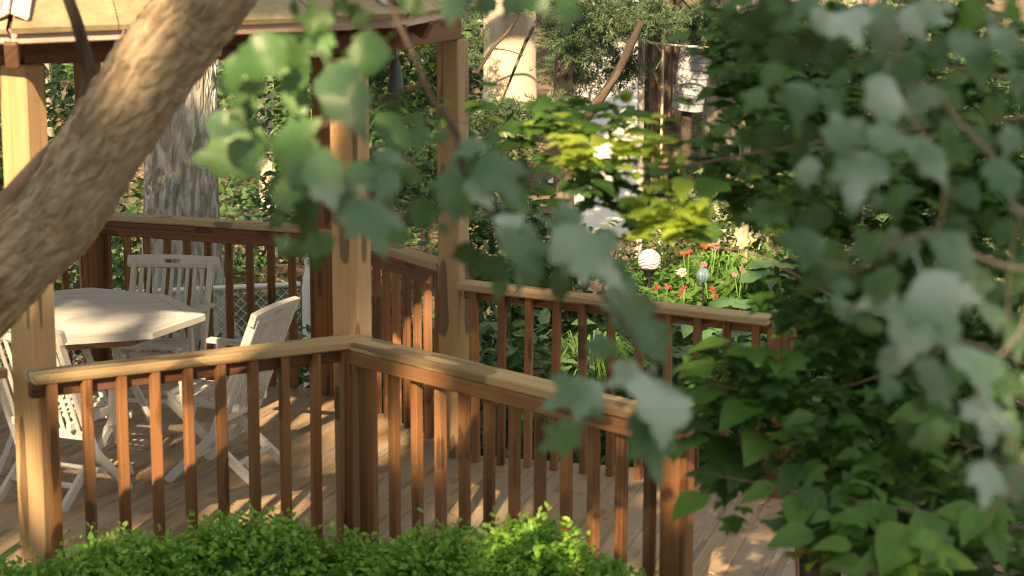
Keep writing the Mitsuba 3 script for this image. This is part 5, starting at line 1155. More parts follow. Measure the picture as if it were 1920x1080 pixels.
# ================================================================== maple sprays behind it
mt = thing('maple_tree', 'dark green maple branches reaching in from the right, a few leaves coloured a sunlit yellow-green', 'tree')
add_mesh(mt, 'trunk', 'bark_brown', *(lambda m: (m[:2], True, m[2]))(tube([(2.3, 4.4, -0.9), (2.15, 4.4, 0.6), (2.0, 4.4, 2.2), (1.9, 4.4, 3.6)], [0.11, 0.09, 0.07, 0.05], 20, 40, ring_noise(9, 3, 5, 0.008))))
for q, r in (([(2.1, 4.4, 1.2), (1.6, 4.35, 1.32), (1.26, 4.3, 1.36), (1.05, 4.4, 1.42), (0.79, 4.4, 1.50), (0.55, 4.45, 1.62), (0.33, 4.4, 1.63)], [0.03, 0.018, 0.014, 0.011, 0.008, 0.005, 0.002]),
             ([(2.0, 4.4, 2.0), (1.5, 4.5, 1.95), (1.0, 4.6, 1.90), (0.6, 4.6, 1.84), (0.31, 4.6, 1.80), (0.05, 4.8, 1.86), (-0.2, 4.9, 1.90)], [0.03, 0.018, 0.013, 0.009, 0.006, 0.004, 0.002]),
             ([(2.15, 4.4, 0.7), (1.6, 4.2, 0.95), (1.15, 4.1, 1.05), (0.85, 4.1, 1.10), (0.6, 4.2, 1.12), (0.42, 4.3, 1.13)], [0.025, 0.015, 0.010, 0.007, 0.004, 0.002]),
             ([(1.05, 4.4, 1.42), (0.8, 4.45, 1.30), (0.55, 4.4, 1.30), (0.45, 4.4, 1.32)], [0.008, 0.006, 0.004, 0.002]),
             ([(1.5, 4.5, 1.95), (1.0, 4.6, 2.05), (0.65, 4.6, 2.08), (0.5, 4.5, 2.08)], [0.012, 0.008, 0.005, 0.002])):
    m = tube(q, np.array(r) * 0.42, 7, 6 * len(q))
    add_mesh(mt, 'limb', 'bark_brown', m[:2], True, m[2])
leaf_parts(mt, LEAVES_MAPLE, 'maple')
mr = np.random.default_rng(21)
rows = []
for (x, y, z, rx, rz, n) in CLUMPS_MAPLE:
    n = int(n * (1.5 if y < 4.65 else 1.25))
    k = max(1, n // 6)
    d = rand_dirs(k, 0, mr) * mr.uniform(0.1, 1, (k, 1))**0.5
    tips = np.array([x, y, z]) + d * np.array([rx, 0.22, rz])
    for i in range(n):
        tip = tips[i % k]
        a = mr.uniform(0, 2 * np.pi)
        ax = np.array([math.cos(a) * 0.9 - 0.3, math.sin(a) * 0.8 - 0.2, -0.15 + mr.normal(0, 0.18)])
        lime = rz < 0.054 and x > 0.15 and y < 4.7  # spray coloured as sunlit
        dusk = rz > 0.06 and rx > 0.18 and y > 4.7 and abs(x - 0.29) < 0.03  # clump forced to the dark leaf, shade put in by colour
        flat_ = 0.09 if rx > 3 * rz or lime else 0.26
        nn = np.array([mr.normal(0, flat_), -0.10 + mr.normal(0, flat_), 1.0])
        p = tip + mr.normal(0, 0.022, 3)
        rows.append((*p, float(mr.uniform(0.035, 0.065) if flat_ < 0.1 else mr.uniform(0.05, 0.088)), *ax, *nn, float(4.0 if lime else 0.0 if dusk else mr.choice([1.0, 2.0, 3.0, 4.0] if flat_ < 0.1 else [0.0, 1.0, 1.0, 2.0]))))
rows.sort(key=lambda r: -r[3])
room = 298 - len(LEAVES_MAPLE)
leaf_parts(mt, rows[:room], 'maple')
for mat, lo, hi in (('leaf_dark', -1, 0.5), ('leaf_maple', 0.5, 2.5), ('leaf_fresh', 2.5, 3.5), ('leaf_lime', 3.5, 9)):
    for v in range(2):
        sel = [r for i, r in enumerate(rows[room:]) if lo < r[10] <= hi and i % 2 == v]
        if not sel: continue
        A = np.array([r[:10] for r in sel])
        m = scatter(A[:, :3], A[:, 4:7], A[:, 7:10], A[:, 3], LEAF_V['maple'][(0, 3)[v]])
        add_mesh(mt, 'foliage', mat, m, True, kind='stuff')

# ================================================================== boxwood hedge in front of the rails
def boxwood(label, lobes, n, seed):
    r = np.random.default_rng(seed)
    t = thing('boxwood_shrub', label, 'shrub')
    P, O = [], []
    tot = sum(l[1][0] * l[1][1] for l in lobes)
    for c, rad in lobes:
        p, o = cloud(c, rad, int(n * rad[0] * rad[1] / tot), 14, 0.026, 0.84, -0.75, r)
        P.append(p); O.append(o)
    P, O = np.vstack(P), np.vstack(O)
    up = P[:, 2] > -0.55
    P, O = P[up], O[up]
    O = O + np.array([0, 0, 0.5])
    m = foliage(P, O, 0.024, SIMPLE, 0.7, 0.35, r, 1.25)
    add_mesh(t, 'foliage', 'leaf_box', m, kind='stuff')
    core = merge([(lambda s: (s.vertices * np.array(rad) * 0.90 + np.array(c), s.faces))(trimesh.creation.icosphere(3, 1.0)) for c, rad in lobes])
    add_mesh(t, 'dark_core', 'core_dark', core[:2], True)  # solid dark core; its colour stands in for shade between the leaves
    for c, rad in lobes:
        m = tube([(c[0] + 0.03, c[1], -0.9), (c[0], c[1], -0.3), (c[0] - 0.02, c[1] + 0.02, c[2])], [0.02, 0.018, 0.012], 7)
        add_mesh(t, 'stem', 'twig', m[:2], True, m[2])
    # young upright shoots along the top
    k = r.integers(0, len(P), 700)
    q = P[k][(O[k][:, 2] > 1.0)]
    pts = np.repeat(q, 7, axis=0); h = np.tile(np.linspace(0.0, 0.055, 7), len(q))
    pts = pts + np.column_stack([r.normal(0, 0.004, len(pts)), r.normal(0, 0.004, len(pts)), h])
    oo = r.normal(0, 1, (len(pts), 3)); oo[:, 2] = 0.9
    m = foliage(pts, oo, 0.022, SIMPLE, 0.4, 0.3, r, 1.2)
    add_mesh(t, 'shoot', 'leaf_boxtip', m, kind='stuff')
bsdf('core_dark', (0.035, 0.07, 0.015), 0.9, 0.1)
boxwood('bright green small-leaved boxwood below the left front railing', [((-2.0, 5.75, -0.01), (0.40, 0.40, 0.42)), ((-1.62, 5.85, -0.04), (0.38, 0.42, 0.42)), ((-1.22, 5.9, 0.0), (0.42, 0.42, 0.46)), ((-0.86, 6.05, 0.02), (0.36, 0.40, 0.47)), ((-0.52, 6.15, -0.05), (0.28, 0.36, 0.43))], 82000, 1)
boxwood('bright green small-leaved boxwood below the walkway railing', [((-0.22, 5.95, 0.0), (0.30, 0.36, 0.46)), ((0.07, 5.70, 0.10), (0.30, 0.36, 0.46)), ((0.28, 5.55, 0.05), (0.24, 0.30, 0.42))], 46000, 2)

# ================================================================== trees behind
def bg_tree(name, label, pts, radii, mat, bump, sides, n, crown=None, group=None, seed=0, size=0.26, trunk_smooth=True):
    t = thing(name, label, 'tree', group)
    m = tube(pts, radii, sides, n, bump)
    add_mesh(t, 'trunk', mat, m[:2], trunk_smooth, m[2])
    if crown:
        r = np.random.default_rng(seed)
        P, O = [], []
        for c, rad, k in crown:
            p, o = cloud(c, rad, k, 10, 0.3, 0.3, 3.2, r)
            P.append(p); O.append(o)
        P, O = np.vstack(P), np.vstack(O)
        P, O = (lambda kk: (P[kk], O[kk]))(~sunlit(P, 0.1))
        add_mesh(t, 'crown', 'leaf_crown', foliage(P, O, size, SIMPLE, 0.6, 0.3, r), kind='stuff')
        for c, rad, k in crown:
            mm = tube([pts[-1], tuple((np.array(pts[-1]) + np.array(c)) / 2 + np.array([0, 0, 0.2])), c], [radii[-1] * 0.6, radii[-1] * 0.4, 0.02], 7)
            add_mesh(t, 'limb', mat, mm[:2], True, mm[2])
    return t

def furrow(seed, around, along, depth):
    def bump(a, s):
        wob = meshkit.fbm(np.stack([np.cos(a * 6.2832) * 3 + 7, np.sin(a * 6.2832) * 3 + 7, s * 5.0], -1), 2, seed + 3) - 0.5
        ang = a * 6.2832 + wob * 0.16
        c = around / 6.2832
        g = meshkit.fbm(np.stack([np.cos(ang) * c + 40, np.sin(ang) * c + 40, s * along], -1), 3, seed)
        flare = 0.20 * np.exp(-np.clip(s - 0.1, 0, 9) * 2.2) * (1 + 0.5 * np.cos(5 * a * 6.2832))
        return -depth * np.clip(1 - np.abs(2 * g - 1) * 2.6, 0, 1) + flare
    return bump
bg_tree('oak_tree', 'thick pale grey trunk with furrowed bark directly behind the gazebo chairs', [(-2.64, 15.0, -0.95), (-2.61, 15.0, 0.2), (-2.57, 15.0, 1.6), (-2.5, 15.0, 4.0), (-2.4, 15.1, 6.0)], [0.30, 0.285, 0.275, 0.25, 0.2], 'bark_grey', furrow(2, 70, 4.5, 0.020), 360, 520,
        [((-3.4, 13.0, 7.0), (3.4, 2.8, 3.0), 4200), ((-0.4, 13.0, 7.4), (3.2, 2.6, 3.2), 4200), ((1.8, 12.8, 7.4), (2.8, 2.4, 3.0), 3200), ((-2.0, 15.5, 8.6), (3.6, 2.4, 2.6), 2400)], seed=31)
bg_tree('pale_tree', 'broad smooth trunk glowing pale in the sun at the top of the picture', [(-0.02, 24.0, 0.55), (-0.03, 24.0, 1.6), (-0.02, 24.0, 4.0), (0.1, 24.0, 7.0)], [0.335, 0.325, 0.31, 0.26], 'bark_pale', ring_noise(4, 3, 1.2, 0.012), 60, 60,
        [((0.8, 26.5, 9.5), (4.0, 3.0, 2.2), 1400)], seed=32, size=0.32)
bg_tree('cedar_tree', 'brown shaggy trunk beside the pale ribbed tub', [(1.53, 19.4, -0.9), (1.53, 19.4, 0.4), (1.50, 19.4, 2.0), (1.45, 19.4, 5.0)], [0.24, 0.21, 0.20, 0.17], 'bark_brown', furrow(5, 40, 2.0, 0.022), 120, 160,
        [((1.8, 17.0, 7.0), (3.4, 2.6, 3.0), 3400), ((-1.8, 18.5, 7.5), (3.0, 2.6, 2.6), 2200)], seed=33)
bg_tree('lichen_tree', 'beige lichen-covered trunk right of the pale ribbed tub', [(2.30, 21.0, -0.9), (2.29, 21.0, 0.3), (2.25, 21.0, 2.0), (2.2, 21.0, 5.0)], [0.30, 0.20, 0.185, 0.15], 'bark_lichen', furrow(7, 44, 6.0, 0.018), 120, 160,
        [((3.0, 21.4, 7.4), (2.6, 2.2, 2.0), 1000)], seed=34)
bg_tree('pole_tree', 'slim pale grey stem standing in front of the brown shaggy trunk', [(1.22, 18.4, -0.9), (1.23, 18.4, 0.6), (1.235, 18.4, 2.0), (1.25, 18.3, 4.0)], [0.040, 0.034, 0.032, 0.028], 'bark_grey', ring_noise(3, 3, 6, 0.003), 14, 30)
bg_tree('pole_tree', 'very thin tan stem just left of the pale ribbed tub', [(1.40, 18.1, -0.9), (1.41, 18.1, 0.8), (1.42, 18.1, 2.0), (1.44, 18.1, 3.6)], [0.015, 0.013, 0.012, 0.010], 'bark_pale', None, 8, 16)
bg_tree('tan_tree', 'narrow tan sunlit trunk seen through the hanging leaves beside the oak', [(-2.56, 20.0, -0.9), (-2.55, 20.0, 0.7), (-2.53, 20.0, 2.0), (-2.45, 20.0, 5.0)], [0.095, 0.085, 0.08, 0.07], 'bark_pale', ring_noise(8, 3, 3, 0.006), 26, 40)
wr_ = np.random.default_rng(99)
for i in range(16):
    y = float(wr_.uniform(24, 52)); x = float(wr_.uniform(-0.30, 0.30) * y)
    if abs(x - drive_mid(y)) < 2.0: x += 4.0
    g0 = float(ground_z(x, y)); r0 = float(wr_.uniform(0.09, 0.24))
    side = 'left' if x / y < -0.1 else 'middle' if x / y < 0.1 else 'right'
    bg_tree('woodland_tree', f'far {("brown", "grey", "beige")[i % 3]} woodland tree trunk in the {side} of the wood', [(x, y, g0 - 0.2), (x + 0.03, y, g0 + 1.8), (x + float(wr_.normal(0, 0.2)), y, g0 + 5.0)], [r0 * 1.2, r0, r0 * 0.75], ('bark_brown', 'bark_grey', 'bark_lichen')[i % 3], ring_noise(i, 4, 2, 0.02), 18, 26,
            [((x, y, g0 + 7.5), (2.6, 2.6, 2.2), 520)], f'far {("brown", "grey", "beige")[i % 3]} trunks in the {side} of the wood', 200 + i, 0.36)

# dead branches
def dead_branch(label, pts, radii, mat='bark_dark'):
    t = thing('fallen_branch', label, 'branch')
    for i, (q, r) in enumerate(zip(pts, radii)):
        m = tube(q, r, 8, 8 * len(q), ring_noise(i, 2, 9, 0.003))
        add_mesh(t, 'limb' if i == 0 else 'twig', mat, m[:2], True, m[2])
def AT(x, y, z): return (x, y, z)
dead_branch('dark dead branch slanting up in front of the pale gravel', [[(0.42, 15.0, 0.90), (0.62, 15.0, 1.18), (0.82, 15.1, 1.46), (1.02, 15.3, 1.85)], [(0.62, 15.0, 1.18), (0.60, 14.9, 1.32), (0.66, 14.8, 1.42)]], [[0.045, 0.038, 0.034, 0.03], [0.012, 0.008, 0.004]])
dead_branch('thin dark dead twig crossing the glowing pale trunk', [[(-0.30, 16.0, 1.40), (-0.16, 16.0, 1.62), (0.0, 16.0, 1.80), (0.12, 16.0, 2.05)], [(-0.16, 16.0, 1.62), (-0.02, 15.95, 1.60), (0.10, 15.9, 1.56)]], [[0.016, 0.015, 0.012, 0.008], [0.007, 0.005, 0.003]])
dead_branch('thin bare pale branch lying level across the ribbed tub', [[(1.05, 17.6, 1.66), (1.30, 17.6, 1.60), (1.62, 17.6, 1.57), (2.0, 17.6, 1.55), (2.2, 17.6, 1.58)], [(1.30, 17.6, 1.60), (1.36, 17.5, 1.50), (1.30, 17.4, 1.38)]], [[0.012, 0.012, 0.010, 0.008, 0.005], [0.006, 0.005, 0.003]], 'bark_pale')

# ribbed tub
tub = thing('ribbed_tub', 'pale grey ribbed tub with a brown rim, leaning beside the brown shaggy trunk', 'tub')
ax0, ax1 = np.array([1.685, 18.5, 0.94]), np.array([1.765, 18.4, 1.57])
axd = unit(ax1 - ax0); aa = unit(np.cross(axd, (0, 1, 0))); ab = np.cross(axd, aa)
def ringband(t0, t1, r0, r1, th, cut=0.0):
    a = np.linspace(0, 2 * np.pi, 41); V, F = [], []
    for t, r in ((t0, r0), (t1, r1), (t1, r1 - th), (t0, r0 - th)):
        c = ax0 + (ax1 - ax0) * t
        for q in a:
            tilt = axd * (0.09 * math.cos(q) if t > 0.95 else 0)
            V.append(c + r * (math.cos(q) * aa + math.sin(q) * ab) + tilt)
    n = len(a)
    for k in range(4):
        for j in range(n - 1):
            p, q = k * n + j, ((k + 1) % 4) * n + j
            F += [(p, p + 1, q + 1), (p, q + 1, q)]
    return np.array(V), np.array(F)
for k in range(8):
    t0, t1 = k / 8, (k + 1) / 8
    v, f_ = ringband(t0 + 0.008, t1 - 0.004, 0.150 + 0.004, 0.146, 0.012)
    add_mesh(tub, 'board', 'boards_white', (v, f_), 30, None)
v, f_ = ringband(0.99, 1.03, 0.166, 0.170, 0.03); add_mesh(tub, 'rim', 'rim_brown', (v, f_), 30)
add_mesh(tub, 'liner', 'slate_metal', ringband(0.0, 0.985, 0.141, 0.138, 0.006), 30)
add_mesh(tub, 'leg', 'bark_dark', tube([tuple(ax0 - axd * 0.01), (1.66, 18.55, -0.85)], [0.05, 0.06], 12))

# birdhouse
bh = thing('birdhouse', 'small tan birdhouse with a tuft of yellow moss on its roof', 'birdhouse')
bp = np.array([1.655, 13.5, 1.20])
m_ = trimesh.creation.extrude_polygon(sg.Polygon([(-0.055, -0.07), (0.055, -0.07), (0.055, 0.06), (0, 0.10), (-0.055, 0.06)]).difference(sg.Point(0.0, 0.01).buffer(0.026)), 0.012, engine='earcut')
V = np.array(m_.vertices); add_mesh(bh, 'front', 'tan_box', (np.column_stack([bp[0] + V[:, 0], bp[1] - 0.06 - V[:, 2], bp[2] + V[:, 1]]), np.array(m_.faces)[:, ::-1]), uv=np.column_stack([V[:, 1] + 3, V[:, 0]]))
for s in (-1, 1):
    add_board(bh, 'side', 'tan_box', (bp[0] + s * 0.049, bp[1], bp[2] - 0.07), (bp[0] + s * 0.049, bp[1], bp[2] + 0.062), 0.118, 0.010, up=(1, 0, 0))
    add_board(bh, 'roof', 'rim_brown', (bp[0] + s * 0.036, bp[1] - 0.10, bp[2] + 0.088), (bp[0] + s * 0.036, bp[1] + 0.08, bp[2] + 0.088), 0.092, 0.010, up=unit((s * 0.58, 0, 0.8)))
add_board(bh, 'back', 'tan_box', (bp[0], bp[1] + 0.055, bp[2] - 0.07), (bp[0], bp[1] + 0.055, bp[2] + 0.06), 0.085, 0.010, up=(0, 1, 0))
add_board(bh, 'pole', 'tan_box', (bp[0], bp[1], -0.3), (bp[0], bp[1], bp[2] - 0.07), 0.04, 0.04)
mr2 = np.random.default_rng(4)
p, o = cloud(bp + np.array([0, 0, 0.125]), (0.062, 0.062, 0.045), 900, 6, 0.008, 0.5, None, mr2)
add_mesh(bh, 'moss', 'moss_yellow', foliage(p, o, 0.022, DIAMOND, 0.3, 0.3, mr2), kind='stuff')

# ================================================================== shrubs and undergrowth
def shrub(name, label, blobs, size, mat, seed, template=SIMPLE, cat='shrub', group=None, per=11, spread=0.075, flat=0.7, hollow=0.35, stem=True, widen=1.0, thin=True):
    r = np.random.default_rng(seed)
    t = thing(name, label, cat, group)
    P, O = [], []
    for c, rad, n in blobs:
        p, o = cloud(c, rad, n, per, spread, hollow, None, r)
        k = p[:, 2] > ground_z(p[:, 0], p[:, 1]) + 0.01
        P.append(p[k]); O.append(o[k])
    add_mesh(t, 'foliage', mat, foliage(np.vstack(P), np.vstack(O), size, template, flat, 0.35, r, widen), kind='stuff')
    if stem:
        for c, rad, n in blobs:
            x, y = c[0] + float(r.normal(0, 0.04)), c[1] + float(r.normal(0, 0.04))
            m = tube([(x, y, float(ground_z(x, y)) - 0.1), (x + 0.02, y, (float(ground_z(x, y)) + c[2]) / 2), tuple(c)], [0.022, 0.017, 0.008], 6)
            add_mesh(t, 'stem', 'twig', m[:2], True, m[2])
    return t

shrub('evergreen_shrub', 'dark glossy evergreen bush left of the oak trunk, behind the leaning trunk', [((-3.25, 13.2, 0.9), (0.55, 0.5, 1.0), 1700), ((-3.75, 13.6, 0.4), (0.6, 0.5, 1.0), 1100), ((-3.35, 13.0, -0.35), (0.45, 0.45, 0.4), 500)], 0.085, 'leaf_shrub', 41)
shrub('understory_bush', 'light leafy bush between the oak trunk and the right gazebo posts', [((-1.72, 16.5, 1.1), (0.62, 0.6, 0.75), 1200), ((-1.55, 16.8, 0.1), (0.8, 0.6, 0.5), 900)], 0.09, 'leaf_shrub', 42)
shrub('hanging_spray', 'leafy spray with some yellow-green leaves seen between two gazebo posts', [((-0.80, 15.0, 1.62), (0.50, 0.4, 0.42), 900), ((-0.95, 15.2, 1.1), (0.45, 0.4, 0.30), 420)], 0.10, 'leaf_shrub', 43, stem=False)
shrub('hanging_spray', 'small bright lime spray of leaves under the gazebo beam', [((-0.68, 14.2, 1.75), (0.16, 0.15, 0.12), 90)], 0.10, 'leaf_lime', 44, stem=False)
shrub('rhododendron', 'dark bush with silvery leaf glints right of the front gazebo posts', [((-0.06, 12.1, 0.42), (0.40, 0.4, 0.48), 1100), ((0.22, 12.3, 0.2), (0.35, 0.4, 0.45), 700)], 0.085, 'leaf_shrub', 45)
shrub('laurel_shrub', 'dark broad-leaved shrub behind the far walkway railing', [((-0.02, 10.0, -0.05), (0.40, 0.42, 0.55), 800), ((0.45, 9.75, -0.30), (0.40, 0.40, 0.45), 650), ((0.95, 9.6, -0.35), (0.45, 0.4, 0.45), 650), ((1.5, 9.6, -0.3), (0.5, 0.4, 0.5), 650)], 0.105, 'leaf_shrub', 46)
shrub('laurel_shrub', 'low dark leafy shrub behind the chairs at the foot of the back railing', [((-1.35, 11.4, -0.35), (0.55, 0.4, 0.5), 900), ((-0.75, 11.2, -0.3), (0.4, 0.4, 0.5), 700), ((-2.1, 11.6, -0.45), (0.5, 0.4, 0.4), 700)], 0.085, 'leaf_shrub', 47)
shrub('silvery_shrub', 'low silvery green shrub behind the flower garden', [((1.25, 15.8, -0.1), (0.45, 0.4, 0.42), 750), ((1.95, 15.6, -0.05), (0.5, 0.4, 0.42), 800), ((1.6, 16.4, 0.0), (0.5, 0.4, 0.40), 600)], 0.07, 'leaf_shrub_light', 52, stem=False)
shrub('laurel_shrub', 'shaded leafy shrub at the far right beyond the maple branches', [((2.4, 12.5, 0.4), (0.7, 0.6, 1.0), 1500), ((3.1, 12.0, 0.6), (0.7, 0.6, 1.2), 1500), ((2.2, 10.8, -0.1), (0.6, 0.5, 0.6), 900)], 0.10, 'leaf_shrub', 48)
shrub('fern_clump', 'light green ferny plant between the walkway and the boxwood at lower right', [((0.78, 5.65, 0.0), (0.22, 0.25, 0.30), 340), ((0.55, 5.5, 0.02), (0.18, 0.22, 0.28), 260)], 0.06, 'leaf_maple', 49, per=8, spread=0.05)
shrub('fern_clump', 'light feathery plant at the right end of the boxwood', [((0.30, 5.35, 0.18), (0.12, 0.18, 0.22), 420)], 0.05, 'blade', 50, NEEDLE, per=8, spread=0.04, widen=2.5)
ur = np.random.default_rng(500)
for i in range(92):
    y = float(ur.uniform(15.5, 50)); x = float(ur.uniform(-0.29, 0.29) * y)
    if abs(x - drive_mid(y)) < 1.3 + 0.02 * y and 21 < y < 44: continue
    if abs(x - 1.6) < 0.8 and y < 22: continue
    if abs(x) < 0.45 and 21 < y < 26: continue
    if y < 25 and -0.16 < x / y < -0.03: continue
    if y < 18 and (abs(x + 2.55) < 0.9 or x > -0.1): continue
    g0 = float(ground_z(x, y)); h = float(ur.uniform(0.5, 1.5)) * (0.6 + y / 60); w = float(ur.uniform(0.5, 1.0)) * (0.7 + y / 50)
    side = 'left of the oak trunk' if x / y < -0.2 else 'behind the gazebo posts' if x / y < -0.02 else 'around the gravel drive' if x / y < 0.12 else 'behind the maple branches'
    tone = ('dark green', 'grey-green', 'dark glossy', 'pale yellowish')[i % 4]
    far = 'nearer' if y < 22 else 'middle-distance' if y < 32 else 'farthest'
    shrub('undergrowth_bush', f'{far} {tone} undergrowth bush {side}', [((x, y, g0 + h * 0.5), (w, w * 0.8, h * 0.62), int(520 + 200 * w))], 0.075 + 0.002 * y, ('leaf_shrub', 'leaf_conifer', 'leaf_shrub', 'leaf_shrub_light')[i % 4], 600 + i, group=f'{far} {tone} bushes {side}')
# conifer boughs hanging at the top
cn = thing('conifer', 'soft grey-green conifer boughs hanging into the top of the picture', 'tree')
m = tube([(0.55, 20.5, -0.9), (0.55, 20.5, 1.5), (0.5, 20.5, 6.0)], [0.12, 0.10, 0.07], 16, 30, ring_noise(2, 4, 4, 0.008)); add_mesh(cn, 'trunk', 'bark_brown', m[:2], True, m[2])
c_r = np.random.default_rng(71)
bases = [(0.60, 17.8, 1.60, 0.28, 0.22), (0.78, 18.2, 1.78, 0.50, 0.22), (0.40, 17.2, 1.02, 0.30, 0.14), (1.05, 18.6, 1.35, 0.30, 0.25), (1.75, 18.0, 1.80, 0.42, 0.20), (1.25, 17.0, 1.88, 0.30, 0.14), (0.50, 21.0, 1.75, 0.30, 0.35), (0.75, 22.0, 1.15, 0.45, 0.35), (1.10, 22.5, 1.65, 0.45, 0.40), (-0.55, 22.5, 1.5, 0.30, 0.50), (2.0, 22.8, 1.2, 0.5, 0.4), (0.95, 17.6, 1.85, 0.45, 0.18), (-0.12, 17.4, 1.02, 0.30, 0.14)]
PP, DD = [], []
for (x, y, z, rx, rz) in bases:
    k = int(190 * rx / 0.4)
    tips = np.array([x, y, z]) + rand_dirs(k, 0, c_r) * c_r.uniform(0.2, 1, (k, 1)) * np.array([rx, 0.4, rz])
    tw = rand_dirs(k, -0.7, c_r)
    q = np.repeat(tips, 26, axis=0) + np.repeat(tw, 26, axis=0) * np.tile(np.linspace(0, 0.16, 26), k)[:, None]
    PP.append(q); DD.append(np.repeat(tw, 26, axis=0) * 0.5 + c_r.normal(0, 0.6, (len(q), 3)))
PP, DD = np.vstack(PP), np.vstack(DD)
add_mesh(cn, 'needles', 'leaf_conifer', scatter(PP, DD, c_r.normal(0, 1, (len(PP), 3)), np.full(len(PP), 0.055), NEEDLE, 1.6), kind='stuff')
for (x, y, z, rx, rz) in bases:
    m = tube([(0.55, 20.5, z + 1.0), ((x + 0.55) / 2, (y + 20.5) / 2, z + 0.7), (x, y, z)], [0.03, 0.02, 0.008], 6); add_mesh(cn, 'bough', 'bark_brown', m[:2], True, m[2])

# ================================================================== the flower garden
def hosta(label, x, y, z, n, L, seed, tilt=0.5):
    r = np.random.default_rng(seed); t = thing('hosta', label, 'hosta plant', 'broad-leaved plants of the flower garden')
    for i in range(n):
        a = 2.399 * i + float(r.uniform(-0.3, 0.3)); q = 0.35 + 0.65 * (i / n)
        o = np.array([math.cos(a), math.sin(a), 0])
        b = np.array([x, y, z]) + o * L * 0.35 * q + np.array([0, 0, 0.10 * (1 - q) + float(r.uniform(-0.02, 0.03))])
        d = o + np.array([0, 0, 0.35 - 0.75 * q]); nn = np.array([0, 0, 1.0]) + o * 0.5 * q - np.array([0, 0.25, 0])
        s = dict(leaf_shape('hosta', i % 2, 'leaf_hosta')); s['to_world'] = place_leaf(b, d, nn, L * float(r.uniform(0.8, 1.15)))
        part(t, 'leaf', s)
    g0 = float(ground_z(x, y))
    m = tube([(x, y, g0 - 0.05), (x, y, z + 0.05)], [0.03, 0.015], 8); add_mesh(t, 'stalk', 'leaf_hosta', m[:2], True, m[2])
for i, (x, y, z, n, L) in enumerate([(1.30, 10.95, 0.30, 13, 0.18), (1.52, 10.8, 0.30, 13, 0.19), (1.06, 10.7, 0.27, 12, 0.16), (1.42, 10.35, 0.24, 13, 0.18), (1.20, 10.30, 0.24, 12, 0.16), (1.66, 11.9, 0.38, 13, 0.19), (1.80, 11.2, 0.30, 12, 0.18), (1.62, 10.3, 0.2, 12, 0.17), (0.90, 10.25, 0.16, 10, 0.13)]):
    hosta(['broad-leaved green clump in the middle of the garden, right of the glass ornament', 'broad-leaved green clump behind the right end of the far railing', 'broad-leaved green clump in front of the glass ornament', 'broad-leaved green clump hard against the far railing, near its right end', 'broad-leaved green clump hard against the middle of the far railing', 'broad-leaved green clump farthest back, below the yellow lily', 'broad-leaved green clump at the right edge of the garden', 'broad-leaved green clump half hidden behind the far newel post', 'small broad-leaved green clump at the left end of the garden'][i], x, y, z, n, L, 800 + i)

PETAL = (np.array([(0, 0, 0), (0.30, 0.55, 0.06), (0.12, 1, -0.05), (-0.12, 1, -0.05), (-0.30, 0.55, 0.06)], float), np.array([(0, 1, 2), (0, 2, 3), (0, 3, 4)]))
def flower(name, label, x, y, z, heads, petal, size, npet, seed, group=None, star=False):
    r = np.random.default_rng(seed); t = thing(name, label, 'flower', group)
    g0 = float(ground_z(x, y))
    for i in range(heads):
        c = np.array([x, y, z]) + (r.normal(0, 0.03, 3) if heads > 1 else 0)
        m = tube([(x + float(r.normal(0, 0.015)), y, g0 - 0.03), (x, y, (g0 + z) / 2), tuple(c)], [0.006, 0.005, 0.004], 6); add_mesh(t, 'stem', 'blade', m[:2], True, m[2])
        if star:
            a = np.arange(6) * math.pi / 3 + float(r.uniform(0, 1))
            face = unit((float(r.normal(0, 0.3)), -0.8, 0.35)); e1 = unit(np.cross(face, (0, 0, 1))); e2 = np.cross(e1, face)
            D = np.cos(a)[:, None] * e1 + np.sin(a)[:, None] * e2 + 0.45 * face
            P = np.tile(c, (6, 1))
            N = np.tile(face, (6, 1))
        else:
            D = rand_dirs(npet, 0.3, r); D[:, 1] -= 0.3; P = np.tile(c, (npet, 1)) + D * size * 0.35; N = D + r.normal(0, 0.4, D.shape)
            D = rand_dirs(npet, 0.2, r)
        add_mesh(t, 'blossom', petal, scatter(P, D, N, size * r.uniform(0.8, 1.15, len(P)), PETAL, 1.25))
    k = 26
    P = np.array([x, y, 0]) + np.column_stack([r.normal(0, 0.05, k), r.normal(0, 0.05, k), r.uniform(max(g0, z - 0.35), z - 0.03, k)])
    add_mesh(t, 'foliage', 'blade' if star else 'leaf_maple', foliage(P, rand_dirs(k, 0.2, r), 0.10 if star else 0.06, SIMPLE, 0.5, 0.3, r, 0.5 if star else 1.0), kind='stuff')
RG = 'small red flowers scattered in the garden'
for i, (x, y, z, c) in enumerate([(1.17, 12.6, 0.40, 'petal_red'), (1.28, 12.4, 0.38, 'petal_pink'), (1.04, 11.5, 0.335, 'petal_red'), (1.23, 11.45, 0.34, 'petal_red'), (1.44, 12.0, 0.375, 'petal_pink'), (0.93, 11.7, 0.32, 'petal_red'), (1.33, 12.7, 0.40, 'petal_pink'), (1.56, 12.2, 0.37, 'petal_pink')]):
    flower('garden_flower', ['red blossom at the back, right of the gazing ball', 'pink blossom behind the blue glass ornament', 'red blossom in front of the glass ornament on its left', 'red blossom in front of the glass ornament on its right', 'pink blossom just right of the glass ornament, beside the broad leaves', 'leftmost red blossom just below the gazing ball', 'pink blossom farthest back, above the glass ornament', 'pink blossom at the right end of the row, by the yellow lily'][i], x, y, z, 2, c, 0.021, 14, 900 + i, RG)
flower('day_lily', 'orange lily bloom standing highest in the middle of the flower garden', 1.36, 13.5, 0.37, 2, 'petal_orange', 0.05, 6, 920, star=True)
flower('day_lily', 'peach coloured lily bloom just right of the orange one', 1.61, 13.5, 0.39, 2, 'petal_peach', 0.05, 6, 921, star=True)
